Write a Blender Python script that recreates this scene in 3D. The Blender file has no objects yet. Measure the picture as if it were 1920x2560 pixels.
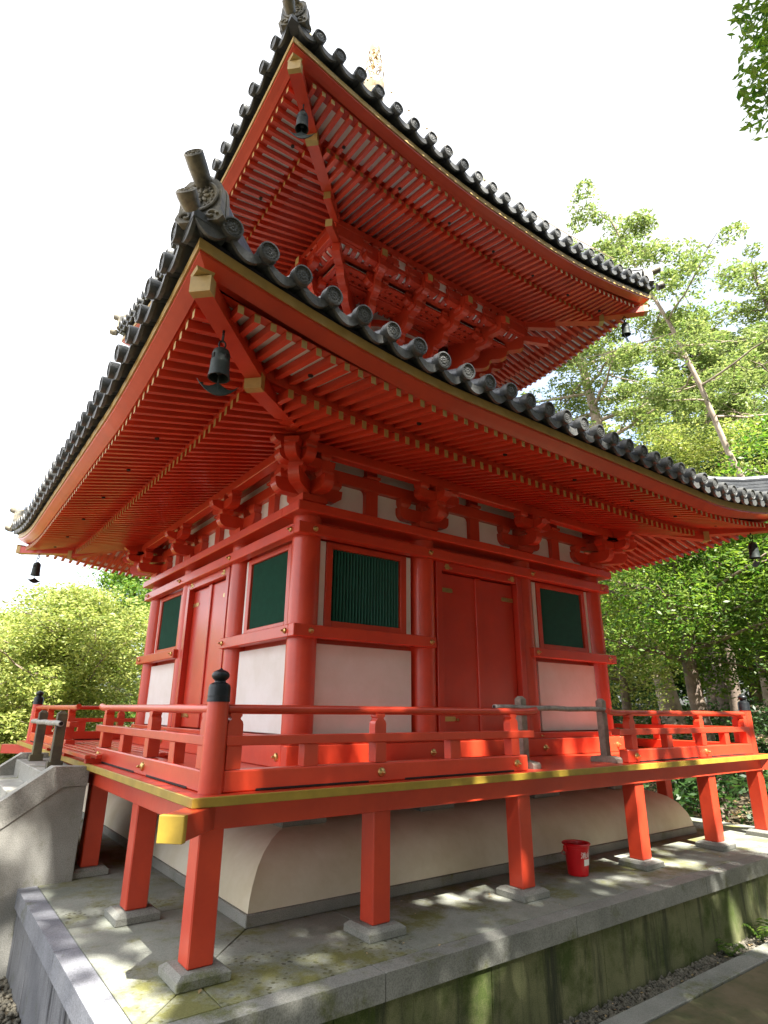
import bpy, math, random
import numpy as np
from mathutils import Vector, Matrix
PI = math.pi
SC = bpy.context.scene
COL = SC.collection
# ------------------------------------------------------------------ camera, world, sun, exposure
CX, CY, CZ = -4.6929, -6.7645, 0.0094
YAW, PIT, ROL, FPX = 0.6385, 0.3197, 0.0094, 1498.1
fw = Vector((math.sin(YAW)*math.cos(PIT), math.cos(YAW)*math.cos(PIT), math.sin(PIT)))
rt = Vector((math.cos(YAW), -math.sin(YAW), 0)); up = rt.cross(fw)
r2 = rt*math.cos(ROL)+up*math.sin(ROL); u2 = up*math.cos(ROL)-rt*math.sin(ROL)
cam = bpy.data.objects.new('camera', bpy.data.cameras.new('camera')); COL.objects.link(cam)
cam.matrix_world = Matrix(((r2.x, u2.x, -fw.x, CX), (r2.y, u2.y, -fw.y, CY), (r2.z, u2.z, -fw.z, CZ), (0, 0, 0, 1)))
cam.data.sensor_fit = 'HORIZONTAL'; cam.data.sensor_width = 36; cam.data.lens = FPX/1920*36
cam.data.clip_start = .05; cam.data.clip_end = 2000
SC.camera = cam
SUN = Vector((-0.17, -1.0, 1.5)).normalized()          # towards the sun
EL = math.asin(SUN.z); AZ = math.atan2(SUN.x, SUN.y)
W = bpy.data.worlds.new('World'); SC.world = W; W.use_nodes = True
nt = W.node_tree; bg = nt.nodes['Background']
sky = nt.nodes.new('ShaderNodeTexSky'); sky.sky_type = 'NISHITA'; sky.sun_disc = False
sky.sun_elevation = EL; sky.sun_rotation = AZ; sky.dust_density = 4.0; sky.air_density = 1.0; sky.ozone_density = 1.2
# bright high haze and thin cloud over the blue, thinner towards the right where blue shows through
tcw = nt.nodes.new('ShaderNodeTexCoord'); nz_ = nt.nodes.new('ShaderNodeTexNoise'); nz_.inputs['Scale'].default_value = 2.6; nz_.inputs['Detail'].default_value = 6
nt.links.new(tcw.outputs['Generated'], nz_.inputs['Vector'])
dp_ = nt.nodes.new('ShaderNodeVectorMath'); dp_.operation = 'DOT_PRODUCT'; dp_.inputs[1].default_value = (-.50, .10, .90); nt.links.new(tcw.outputs['Generated'], dp_.inputs[0])
ad_ = nt.nodes.new('ShaderNodeMath'); ad_.operation = 'MULTIPLY_ADD'; ad_.inputs[1].default_value = .55; nt.links.new(dp_.outputs['Value'], ad_.inputs[0]); nt.links.new(nz_.outputs['Fac'], ad_.inputs[2])
mr_ = nt.nodes.new('ShaderNodeMapRange'); mr_.inputs[1].default_value = .42; mr_.inputs[2].default_value = .62; nt.links.new(ad_.outputs[0], mr_.inputs[0])
mxw = nt.nodes.new('ShaderNodeMix'); mxw.data_type = 'RGBA'; nt.links.new(mr_.outputs[0], mxw.inputs[0]); nt.links.new(sky.outputs[0], mxw.inputs[6]); mxw.inputs[7].default_value = (2.15, 2.2, 2.3, 1)
lx_ = nt.nodes.new('ShaderNodeVectorMath'); lx_.operation = 'DOT_PRODUCT'; lx_.inputs[1].default_value = (-.95, .30, .0); nt.links.new(tcw.outputs['Generated'], lx_.inputs[0])
lr_ = nt.nodes.new('ShaderNodeMapRange'); lr_.inputs[1].default_value = -.5; lr_.inputs[2].default_value = .9; lr_.inputs[3].default_value = .92; lr_.inputs[4].default_value = 1.9; nt.links.new(lx_.outputs['Value'], lr_.inputs[0])
cl_ = nt.nodes.new('ShaderNodeVectorMath'); cl_.operation = 'SCALE'; cl_.inputs[0].default_value = (2.1, 2.15, 2.25); nt.links.new(lr_.outputs[0], cl_.inputs['Scale']); nt.links.new(cl_.outputs[0], mxw.inputs[7])
nt.links.new(mxw.outputs[2], bg.inputs[0]); bg.inputs[1].default_value = 0.15
sl = bpy.data.lights.new('sun', 'SUN'); sl.energy = 5.0; sl.angle = math.radians(.53); sl.color = (1, .95, .86)
so = bpy.data.objects.new('sun', sl); COL.objects.link(so); so.rotation_euler = SUN.to_track_quat('Z', 'Y').to_euler()
SC.view_settings.view_transform = 'Standard'; SC.view_settings.look = 'None'
SC.view_settings.exposure = 2.25; SC.view_settings.gamma = 1
SC.cycles.max_bounces = 8; SC.cycles.diffuse_bounces = 4; SC.cycles.transparent_max_bounces = 8

# ------------------------------------------------------------------ materials
def mat(name, base, rough=.5, metal=0., var=.0, scale=6., bump=0., bscale=30., base2=None, spec=.5, coat=0., detail=5, objvar=0., trans=None, low=.35, high=.65):
    m = bpy.data.materials.new(name); m.use_nodes = True; t = m.node_tree; N = t.nodes; L = t.links
    p = N['Principled BSDF']; p.inputs['Roughness'].default_value = rough; p.inputs['Metallic'].default_value = metal
    p.inputs['Specular IOR Level'].default_value = spec; p.inputs['Coat Weight'].default_value = coat
    p.inputs['Coat Roughness'].default_value = .15
    c = (*base, 1); p.inputs['Base Color'].default_value = c
    tc = N.new('ShaderNodeTexCoord')
    if base2 is not None or var:
        b2 = base2 if base2 is not None else tuple(x*(1-var) for x in base)
        n = N.new('ShaderNodeTexNoise'); n.inputs['Scale'].default_value = scale; n.inputs['Detail'].default_value = detail
        n.inputs['Roughness'].default_value = .65
        L.new(tc.outputs['Object'], n.inputs['Vector'])
        r = N.new('ShaderNodeValToRGB'); r.color_ramp.elements[0].position = low; r.color_ramp.elements[1].position = high
        r.color_ramp.elements[0].color = (*b2, 1); r.color_ramp.elements[1].color = c
        L.new(n.outputs['Fac'], r.inputs[0]); L.new(r.outputs[0], p.inputs['Base Color'])
        m['ramp'] = 1
    if objvar:
        oi = N.new('ShaderNodeObjectInfo'); mr = N.new('ShaderNodeMapRange'); mr.inputs[3].default_value = 1-objvar; mr.inputs[4].default_value = 1+objvar*.5
        L.new(oi.outputs['Random'], mr.inputs[0]); vm = N.new('ShaderNodeVectorMath'); vm.operation = 'SCALE'; L.new(r.outputs[0], vm.inputs[0]); L.new(mr.outputs[0], vm.inputs['Scale']); L.new(vm.outputs[0], p.inputs['Base Color'])
    if bump:
        n2 = N.new('ShaderNodeTexNoise'); n2.inputs['Scale'].default_value = bscale; n2.inputs['Detail'].default_value = 4
        L.new(tc.outputs['Object'], n2.inputs['Vector'])
        b = N.new('ShaderNodeBump'); b.inputs['Strength'].default_value = bump; b.inputs['Distance'].default_value = .01
        L.new(n2.outputs['Fac'], b.inputs['Height']); L.new(b.outputs[0], p.inputs['Normal'])
    return m

def stone(name, a, b, moss=None, mossamt=.5, streak=False, streakcol=(.06, .06, .06), joints=None, speck=.5):
    """granite: fine speckle, broad weather stains, optional moss and vertical streaks"""
    m = bpy.data.materials.new(name); m.use_nodes = True; t = m.node_tree; N = t.nodes; L = t.links
    p = N['Principled BSDF']; p.inputs['Roughness'].default_value = .85; p.inputs['Specular IOR Level'].default_value = .25
    tc = N.new('ShaderNodeTexCoord')
    def noise(s, d=5, sc=None, r=.6):
        n = N.new('ShaderNodeTexNoise'); n.inputs['Scale'].default_value = s; n.inputs['Detail'].default_value = d; n.inputs['Roughness'].default_value = r
        if sc:
            mp = N.new('ShaderNodeMapping'); mp.inputs['Scale'].default_value = sc
            L.new(tc.outputs['Object'], mp.inputs[0]); L.new(mp.outputs[0], n.inputs['Vector'])
        else: L.new(tc.outputs['Object'], n.inputs['Vector'])
        return n.outputs['Fac']
    def ramp(f, lo, hi):
        r = N.new('ShaderNodeMapRange'); r.inputs[1].default_value = lo; r.inputs[2].default_value = hi; L.new(f, r.inputs[0]); return r.outputs[0]
    def mix(f, c1, c2):
        x = N.new('ShaderNodeMix'); x.data_type = 'RGBA'
        if isinstance(f, float): x.inputs[0].default_value = f
        else: L.new(f, x.inputs[0])
        for i, c in ((6, c1), (7, c2)):
            if isinstance(c, tuple): x.inputs[i].default_value = (*c, 1)
            else: L.new(c, x.inputs[i])
        return x.outputs[2]
    c = mix(ramp(noise(1.7), .35, .65), a, b)
    if name == 'paving_slab':   # old drip spots
        vo = N.new('ShaderNodeTexVoronoi'); vo.inputs['Scale'].default_value = 26; L.new(tc.outputs['Object'], vo.inputs['Vector'])
        mk = ramp(noise(1.3, 3), .54, .60); d_ = N.new('ShaderNodeMath'); d_.operation = 'MULTIPLY'; L.new(ramp(vo.outputs['Distance'], .34, .22), d_.inputs[0]); L.new(mk, d_.inputs[1])
        c = mix(d_.outputs[0], c, (.07, .07, .055))
    if moss: c = mix(ramp(noise(2.6, 8, None, .7), .62-mossamt*.3, .72-mossamt*.2), c, moss)
    if streak: c = mix(ramp(noise(3.5, 6, (2.6, 2.6, .22), .7), .50, .66), c, streakcol)
    g = N.new('ShaderNodeTexNoise'); g.inputs['Scale'].default_value = 160; g.inputs['Detail'].default_value = 2; L.new(tc.outputs['Object'], g.inputs['Vector'])
    x = N.new('ShaderNodeMix'); x.data_type = 'RGBA'; x.blend_type = 'MULTIPLY'; x.inputs[0].default_value = speck
    L.new(c, x.inputs[6]); rr = N.new('ShaderNodeMapRange'); rr.inputs[1].default_value = .35; rr.inputs[2].default_value = .6; rr.inputs[3].default_value = .45; rr.inputs[4].default_value = 1.15
    L.new(g.outputs['Fac'], rr.inputs[0]); L.new(rr.outputs[0], x.inputs[7]); L.new(x.outputs[2], p.inputs['Base Color'])
    bm = N.new('ShaderNodeBump'); bm.inputs['Strength'].default_value = .35; bm.inputs['Distance'].default_value = .006
    L.new(noise(45, 6), bm.inputs['Height']); L.new(bm.outputs[0], p.inputs['Normal'])
    return m

def leafmat(name, c1, c2, tr=.45):
    m = bpy.data.materials.new(name); m.use_nodes = True; t = m.node_tree; N = t.nodes; L = t.links
    p = N['Principled BSDF']; p.inputs['Roughness'].default_value = .45; p.inputs['Specular IOR Level'].default_value = .35
    gm = N.new('ShaderNodeNewGeometry'); r = N.new('ShaderNodeValToRGB')
    r.color_ramp.elements[0].color = (*c1, 1); r.color_ramp.elements[1].color = (*c2, 1)
    L.new(gm.outputs['Random Per Island'], r.inputs[0]); L.new(r.outputs[0], p.inputs['Base Color'])
    ts = N.new('ShaderNodeBsdfTranslucent'); hs = N.new('ShaderNodeHueSaturation'); hs.inputs['Value'].default_value = 1.5; hs.inputs['Saturation'].default_value = 1.1
    L.new(r.outputs[0], hs.inputs['Color']); L.new(hs.outputs[0], ts.inputs[0])
    mx = N.new('ShaderNodeMixShader'); mx.inputs[0].default_value = tr
    L.new(p.outputs[0], mx.inputs[1]); L.new(ts.outputs[0], mx.inputs[2]); L.new(mx.outputs[0], N['Material Output'].inputs[0])
    return m

RED = mat('vermilion_paint', (.66, .062, .022), .38, base2=(.53, .044, .018), scale=2.2, bump=.10, bscale=22, spec=.5, detail=9, coat=.22, objvar=.13)
DRED = mat('door_red', (.60, .044, .017), .36, base2=(.49, .032, .013), scale=1.6, bump=.08, bscale=16, detail=9, coat=.3)
GOLD = mat('ochre_paint', (.54, .36, .12), .5, var=.2, scale=9)
EDGE = mat('yellow_edge_paint', (.40, .27, .035), .45, var=.25, scale=7, bump=.05, bscale=25)
WHT = mat('white_plaster', (.78, .77, .75), .75, base2=(.68, .66, .61), scale=1.8, bump=.12, bscale=30, detail=9, low=.3, high=.6)
GRN = mat('green_lattice_paint', (.016, .13, .085), .55, var=.15, scale=12)
GRND = mat('green_gap_shade', (.006, .035, .024), .7)  # darker green behind the slats, shade of the gaps put into the colour
BRS = mat('gilt_metal', (.62, .44, .17), .33, metal=.9, var=.25, scale=30)
SPG = mat('spire_gilt', (.60, .46, .28), .30, metal=.85)
TILE = mat('roof_tile', (.082, .088, .098), .38, base2=(.05, .056, .065), scale=7., bump=.25, bscale=35, spec=.6)
TILED = mat('tile_end_carved', (.12, .12, .112), .45, base2=(.07, .075, .08), scale=40., bump=.3, bscale=70)
OGRE = mat('ogre_tile_sunlit_tan', (.30, .26, .18), .5, base2=(.07, .07, .065), scale=9., bump=.3, bscale=45)  # weathered tile lightened to tan, warm sunlight put into the colour
TILEU = mat('tile_underside', (.07, .062, .058), .7, base2=(.03, .032, .045), scale=9., bump=.2, bscale=30)
NAVY = mat('dark_eave_board', (.006, .008, .022), .6)
DARK = mat('dark_gap', (.012, .008, .008), .8)
BRZ = mat('verdigris_bronze', (.034, .046, .042), .6, metal=.25, base2=(.018, .026, .026), scale=22., bump=.15, bscale=40)
BLK = mat('black_bronze_cap', (.018, .022, .026), .38, metal=.3, var=.3, scale=15)
WOODG = mat('weathered_wood', (.33, .28, .23), .8, base2=(.17, .14, .115), scale=9., bump=.3, bscale=45)
WOODD = mat('dark_weathered_wood', (.055, .045, .04), .75, base2=(.13, .12, .06), scale=4., bump=.3, bscale=45)  # dark base with random olive patches
PIPE = mat('grey_pipe', (.36, .34, .31), .55, var=.5, scale=12, bump=.1)
BUCK = mat('red_plastic', (.66, .006, .012), .3, var=.1, scale=5, spec=.5)
LABEL = mat('white_label', (.8, .78, .74), .5)
GR_A = stone('granite_pale', (.30, .30, .27), (.19, .195, .175), (.13, .14, .06), .25)
GR_B = stone('granite_bluish', (.27, .28, .31), (.16, .165, .185), (.13, .14, .10), .15)
GR_M = stone('granite_mossy', (.20, .20, .10), (.10, .115, .05), (.06, .085, .02), .55, streak=True, streakcol=(.045, .05, .03))
GR_L = stone('granite_streaked', (.24, .245, .26), (.15, .155, .17), (.12, .13, .09), .2, streak=True, streakcol=(.03, .03, .035))
GR_S = stone('granite_stair', (.34, .335, .31), (.24, .235, .21), (.16, .16, .10), .25)
SLAB = stone('paving_slab', (.31, .32, .28), (.19, .205, .17), (.17, .17, .06), .5, speck=.35)
PLAST = mat('mound_plaster', (.74, .70, .58), .8, base2=(.57, .51, .36), scale=1.1, bump=.15, bscale=22, detail=9)
SOIL = mat('soil', (.13, .10, .06), .95, base2=(.07, .055, .035), scale=2.5, bump=.6, bscale=12)
PATHM = mat('path_earth', (.15, .12, .07), .95, base2=(.06, .07, .025), scale=3., bump=.5, bscale=30, detail=8)
GRAV = mat('gravel', (.19, .17, .13), .9, base2=(.08, .075, .06), scale=14, bump=.3, bscale=60)
LITT = leafmat('dry_leaves', (.28, .19, .09), (.50, .38, .20), .2)
BARK = mat('bark', (.24, .18, .14), .9, base2=(.11, .085, .07), scale=5., bump=.8, bscale=12)
BARKP = mat('pale_bark', (.40, .32, .26), .9, base2=(.22, .17, .13), scale=4., bump=.8, bscale=10)
LF_Y = leafmat('leaves_yellow_green', (.12, .18, .035), (.38, .40, .12), .42)
LF_M = leafmat('leaves_mid_green', (.05, .13, .02), (.20, .28, .05), .45)
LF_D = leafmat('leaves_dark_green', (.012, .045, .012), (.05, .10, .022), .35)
LF_P = leafmat('leaves_pine', (.09, .15, .035), (.27, .31, .11), .42)

# ------------------------------------------------------------------ mesh builder
class MB:
    def __init__(s): s.v = []; s.f = []; s.m = []; s.sm = []
    def add(s, vs, fs, m=0, smooth=False):
        o = len(s.v); s.v += [tuple(x) for x in vs]
        for f in fs: s.f.append(tuple(i+o for i in f)); s.m.append(m); s.sm.append(smooth)
        return s
    def box(s, x0, x1, y0, y1, z0, z1, c=.004, m=0, M=None):
        if x0 > x1: x0, x1 = x1, x0
        if y0 > y1: y0, y1 = y1, y0
        if z0 > z1: z0, z1 = z1, z0
        c = min(c, (x1-x0)*.3, (y1-y0)*.3, (z1-z0)*.3)
        X = (x0, x1); Y = (y0, y1); Z = (z0, z1); vs = []; idx = {}
        for i in (0, 1):
            for j in (0, 1):
                for k in (0, 1):
                    p = [X[i], Y[j], Z[k]]; d = [c if i == 0 else -c, c if j == 0 else -c, c if k == 0 else -c]
                    for a in range(3):
                        q = [p[t]+(0 if t == a else d[t]) for t in range(3)]
                        idx[i, j, k, a] = len(vs); vs.append(q)
        fs = []
        for i in (0, 1): fs.append([idx[i, j, k, 0] for j, k in ((0, 0), (1, 0), (1, 1), (0, 1))][::(1 if i else -1)])
        for j in (0, 1): fs.append([idx[i, j, k, 1] for i, k in ((0, 0), (1, 0), (1, 1), (0, 1))][::(-1 if j else 1)])
        for k in (0, 1): fs.append([idx[i, j, k, 2] for i, j in ((0, 0), (1, 0), (1, 1), (0, 1))][::(1 if k else -1)])
        for j in (0, 1):
            for k in (0, 1): fs.append([idx[0, j, k, 1], idx[1, j, k, 1], idx[1, j, k, 2], idx[0, j, k, 2]][::(-1 if j != k else 1)])
        for i in (0, 1):
            for k in (0, 1): fs.append([idx[i, 0, k, 0], idx[i, 1, k, 0], idx[i, 1, k, 2], idx[i, 0, k, 2]][::(1 if i != k else -1)])
        for i in (0, 1):
            for j in (0, 1): fs.append([idx[i, j, 0, 0], idx[i, j, 1, 0], idx[i, j, 1, 1], idx[i, j, 0, 1]][::(-1 if i != j else 1)])
        for i in (0, 1):
            for j in (0, 1):
                for k in (0, 1): fs.append([idx[i, j, k, 0], idx[i, j, k, 1], idx[i, j, k, 2]][::(1 if (i+j+k) % 2 else -1)])
        if M is not None: vs = [M @ Vector(v) for v in vs]
        return s.add(vs, fs, m)
    def hexa(s, b, t, m=0):   # b, t : 4 bottom, 4 top points
        return s.add(list(b)+list(t), [(3, 2, 1, 0), (4, 5, 6, 7), (0, 1, 5, 4), (1, 2, 6, 5), (2, 3, 7, 6), (3, 0, 4, 7)], m)
    def prism(s, pts, fn, a, b, m=0):   # polygon pts (2D) extruded between a and b; fn(u,v,w)->xyz
        n = len(pts); vs = [fn(u, v, a) for u, v in pts]+[fn(u, v, b) for u, v in pts]
        fs = [tuple(range(n))[::-1], tuple(range(n, 2*n))]+[(i, (i+1) % n, n+(i+1) % n, n+i) for i in range(n)]
        return s.add(vs, fs, m)
    def tube(s, path, rad, n=12, m=0, cap=True, smooth=True):
        P = [Vector(p) for p in path]; R = rad if hasattr(rad, '__len__') else [rad]*len(P); vs = []; fs = []
        T = (P[1]-P[0]).normalized(); ref = Vector((0, 0, 1)) if abs(T.z) < .9 else Vector((1, 0, 0)); A = T.cross(ref).normalized()
        for i, p in enumerate(P):
            T = (P[min(i+1, len(P)-1)]-P[max(i-1, 0)]).normalized(); A = (A-T*A.dot(T)).normalized(); B = T.cross(A)
            for k in range(n): a = 2*PI*k/n; vs.append(p+(A*math.cos(a)+B*math.sin(a))*R[i])
        for i in range(len(P)-1):
            for k in range(n): fs.append((i*n+k, i*n+(k+1) % n, (i+1)*n+(k+1) % n, (i+1)*n+k))
        s.add(vs, fs, m, smooth)
        if cap: s.add(vs[:n], [tuple(range(n))[::-1]], m); s.add(vs[-n:], [tuple(range(n))], m)
        return s
    def lathe(s, prof, M=None, n=20, m=0, smooth=True):   # prof: (r,z)
        vs = []; fs = []
        for r, z in prof:
            for k in range(n): a = 2*PI*k/n; vs.append(Vector((r*math.cos(a), r*math.sin(a), z)))
        for i in range(len(prof)-1):
            for k in range(n): fs.append((i*n+k, i*n+(k+1) % n, (i+1)*n+(k+1) % n, (i+1)*n+k))
        if prof[0][0] > 1e-5: fs.append(tuple(range(n))[::-1])
        if prof[-1][0] > 1e-5: fs.append(tuple(range((len(prof)-1)*n, len(prof)*n)))
        if M is not None: vs = [M @ v for v in vs]
        return s.add(vs, fs, m, smooth)
    def ball(s, c, r, sub=1, sc=(1, 1, 1), m=0):
        n, k = (8, 5) if sub == 1 else (12, 8)
        prof = [(max(1e-6, math.sin(PI*i/k))*r, -math.cos(PI*i/k)*r) for i in range(k+1)]
        M = Matrix.Translation(c) @ Matrix.Diagonal((*sc, 1))
        return s.lathe(prof, M, n, m)
    def build(s, name, mats, parent=None, ang=35, rot=None):
        me = bpy.data.meshes.new(name); me.from_pydata(s.v, [], s.f)
        mats = mats if isinstance(mats, (list, tuple)) else [mats]
        for x in mats: me.materials.append(x)
        me.polygons.foreach_set('material_index', s.m); me.polygons.foreach_set('use_smooth', s.sm)
        me.update()
        if any(s.sm): me.set_sharp_from_angle(angle=math.radians(ang))
        o = bpy.data.objects.new(name, me); COL.objects.link(o)
        if parent: o.parent = parent
        return o
def fast_mesh(name, V, F, mats, parent=None, smooth=False, mi=None):   # numpy verts (n,3), faces (m,k)
    me = bpy.data.meshes.new(name); k = F.shape[1]
    me.vertices.add(len(V)); me.vertices.foreach_set('co', V.astype(np.float32).ravel())
    me.loops.add(F.size); me.loops.foreach_set('vertex_index', F.astype(np.int32).ravel())
    me.polygons.add(len(F)); me.polygons.foreach_set('loop_start', np.arange(0, F.size, k, dtype=np.int32))
    me.polygons.foreach_set('loop_total', np.full(len(F), k, dtype=np.int32))
    me.update(calc_edges=True); me.validate()
    for x in (mats if isinstance(mats, (list, tuple)) else [mats]): me.materials.append(x)
    if mi is not None: me.polygons.foreach_set('material_index', mi.astype(np.int32))
    if smooth: me.polygons.foreach_set('use_smooth', np.ones(len(F), dtype=bool))
    o = bpy.data.objects.new(name, me); COL.objects.link(o)
    if parent: o.parent = parent
    return o
def empty(name, loc=(0, 0, 0), rz=0, parent=None):
    o = bpy.data.objects.new(name, None); COL.objects.link(o); o.location = loc; o.rotation_euler = (0, 0, rz); o.empty_display_size = .2
    if parent: o.parent = parent
    return o
def tag(o, label=None, cat=None, group=None, kind=None):
    for k, v in (('label', label), ('category', cat), ('group', group), ('kind', kind)):
        if v: o[k] = v
    return o
def copy_tree(o, parent=None, loc=None, rz=None):
    c = o.copy(); COL.objects.link(c); c.parent = parent
    if loc is not None: c.location = loc
    if rz is not None: c.rotation_euler = (0, 0, rz)
    for ch in o.children: copy_tree(ch, c)
    return c
def rot4(o, ks=(1, 2, 3)):
    """the same part on the other three facades (turned about the pagoda's axis)"""
    for k in ks: copy_tree(o, o.parent, rz=-k*PI/2)
def R4(k, p):
    x, y, z = p
    for _ in range(k): x, y = y, -x
    return (x, y, z)
random.seed(5); RNG = np.random.default_rng(7)
ZF = -.434; ZG = -1.29; W_ = 2.12

# ================================================================== PAGODA
PG = tag(empty('pagoda'), 'tall vermilion two-tier pagoda with sweeping tiled roofs, white panels and green windows', 'pagoda')

# ---- walls, pillars, beams of the lower storey
mb = MB(); mb.box(-2.09, 2.09, -2.09, -2.02, ZF, 1.70)
core = mb.build('wall', RED, PG); rot4(core)
for x in (-2.12, -.756, .756):
    mb = MB(); mb.lathe([(.131, -.80), (.131, 1.0), (.128, 1.682)], Matrix.Translation((x, -2.12, 0)), 40)
    rot4(mb.build('pillar', RED, PG))
def nail(x, y, z, r, parent, nrm=-1):
    m_ = Matrix.Translation((x, y, z)) @ Matrix.Rotation(PI/2, 4, 'X')
    b = MB(); b.lathe([(r, 0), (r, .004), (r*.86, .012), (r*.45, .018), (r*.36, .02), (r*.34, .034), (r*.2, .042), (1e-6, .044)], m_, 18)
    return b.build('nail_cover', BRS, parent)
def beam(name, x0, x1, y0, y1, z0, z1, c=.006, material=RED, nails=(), nz=None, nr=.026):
    mb = MB(); mb.box(x0, x1, y0, y1, z0, z1, c); o = mb.build(name, material, PG)
    for nx in nails: nail(nx, y0, (z0+z1)/2 if nz is None else nz, nr, o)
    rot4(o); return o
beam('head_rail', -2.3, 2.2, -2.3, -2.2, 1.487, 1.59, nails=(-2.135, -.784, .784, 2.15))
beam('waist_rail', -2.3, -.722, -2.3, -2.2, .59, .695, nails=(-2.134, -.785))
beam('waist_rail', .722, 2.2, -2.3, -2.2, .59, .695, nails=(.79, 2.15))
beam('foot_rail', -2.3, 2.2, -2.3, -2.2, ZF+.002, -.262, nails=(-2.11, -.79, .8, 2.13), nz=-.352, nr=.032)
beam('sill_rail', -2.26, 2.2, -2.26, -2.19, -.262, -.20, nails=(-2.10, -.79, .8, 2.13), nz=-.235, nr=.012)
beam('top_plate', -2.335, 2.02, -2.335, -2.02, 1.68, 1.768, c=.007)
# white lower panels and the narrow white strips
for sx in (-1, 1):
    mb = MB(); mb.box(sx*.935, sx*2.01, -2.165, -2.09, -.19, .556, .003); rot4(mb.build('white_panel', WHT, PG))
    for a, b in ((2.0, 1.932), (.992, .930)):
        mb = MB(); mb.box(sx*a, sx*b, -2.155, -2.09, .70, 1.484, .002); rot4(mb.build('white_strip', WHT, PG))
# window: frame, sill board, ridged green lattice
def window(sx):
    x0, x1 = sorted((sx*.994, sx*1.930)); gx0, gx1 = sorted((sx*1.066, sx*1.86)); z0, z1, g0, g1 = .697, 1.485, .764, 1.430
    mb = MB(); yf, yb = -2.168, -2.09
    mb.box(x0, gx0, yf, yb, z0, z1); mb.box(gx1, x1, yf, yb, z0, z1)
    mb.box(gx0, gx1, yf, yb, z0, g0); mb.box(gx0, gx1, yf, yb, g1, z1)
    w = mb.build('window', RED, PG)
    mb = MB(); n = 23; st = (gx1-gx0)/n
    mb.box(gx0, gx1, -2.112, -2.095, g0, g1, .0005, m=1)
    for i in range(n): a = gx0+(i+.5)*st; mb.add([(a-st*.36, -2.125, g0), (a, -2.148, g0), (a+st*.36, -2.125, g0), (a, -2.115, g0), (a-st*.36, -2.125, g1), (a, -2.148, g1), (a+st*.36, -2.125, g1), (a, -2.115, g1)], [(0, 1, 5, 4), (1, 2, 6, 5), (2, 3, 7, 6), (3, 0, 4, 7)])
    mb.build('window_lattice', [GRN, GRND], w); rot4(w)
window(-1); window(1)
# door: frame, two leaves, hinge plates, flowers
def door():
    mb = MB()
    for s in (-1, 1):
        mb.box(s*.572, s*.652, -2.235, -2.09, -.20, 1.487); mb.box(s*.652, s*.70, -2.20, -2.09, -.20, 1.487)
    mb.box(-.572, .572, -2.232, -2.09, 1.40, 1.486)
    d = mb.build('door', DRED, PG)
    for s in (-1, 1):
        mb = MB(); mb.box(s*.035, s*.562, -2.165, -2.125, -.19, 1.385, .005)
        if s > 0: mb.box(-.045, .04, -2.185, -2.120, -.19, 1.39, .006)
        mb.build('door_leaf', DRED, d)
        for z in (1.21, -.065):
            pts = [(0, -.022), (.17, -.022), (.19, -.012), (.185, 0), (.19, .012), (.17, .022), (0, .022)]
            mb = MB(); mb.prism([(s*(.562-u), v+z) for u, v in pts], lambda u, v, w: (u, w, v), -2.166, -2.171); mb.build('hinge_plate', BRS, d)
        mb = MB(); M0 = Matrix.Translation((s*.50, -2.232, 1.445)) @ Matrix.Rotation(PI/2, 4, 'X')
        for k in range(6): a = k*PI/3; mb.ball(M0 @ Vector((math.cos(a)*.022, math.sin(a)*.022, .002)), .013, 1, (1, .5, 1))
        mb.ball(M0 @ Vector((0, 0, .003)), .012, 1); mb.box(s*.50-.02, s*.50+.07*-s, -2.238, -2.232, 1.425, 1.440, .001); mb.build('door_flower', BRS, d)
        nail(s*.35, -2.166, -.075, .016, d)
    mb = MB(); mb.tube([(-.70, -2.20, -.03), (-.70, -2.235, -.035), (-.70, -2.235, -.20)], .004, 6); mb.ball((-.70, -2.235, -.20), .009); mb.build('latch_hook', BLK, d)
    rot4(d)
door()
# frieze: plaster, struts, tie, upper tie
mb = MB(); mb.box(-2.10, 2.10, -2.11, -2.06, 1.768, 2.42, .001); rot4(mb.build('frieze_plaster', WHT, PG))
for x in (-1.43, 0, 1.43):
    pts = [(-.072, 1.768), (.072, 1.768), (.072, 2.09), (-.072, 2.09)]
    mb = MB(); mb.prism([(x+u, v) for u, v in pts], lambda u, v, w: (u, w, v), -2.165, -2.10)
    for sx in (-1, 1):   # small rounded shoulders
        sh = [(x+sx*.072, 2.09)]+[(x+sx*(.072+.045*math.sin(a)), 2.09-.045*(1-math.cos(a))) for a in np.linspace(PI/2, 0, 5)]
        sh = [(x+sx*.071, 2.09), (x+sx*.115, 2.09), (x+sx*.095, 2.085), (x+sx*.08, 2.07), (x+sx*.072, 2.045)]
        mb.prism(sh if sx > 0 else sh[::-1], lambda u, v, w: (u, w, v), -2.155, -2.10)
    mb.box(x-.085, x+.085, -2.20, -2.10, 2.215, 2.245); mb.box(x-.065, x+.065, -2.17, -2.10, 2.245, 2.34)
    rot4(mb.build('frieze_strut', RED, PG))
beam('frieze_tie', -2.17, 2.1, -2.17, -2.1, 2.09, 2.215)
beam('wall_beam', -2.19, 2.1, -2.19, -2.09, 2.33, 2.42)
beam('eave_purlin', -2.43, 2.32, -2.43, -2.32, 2.215, 2.315)

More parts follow.
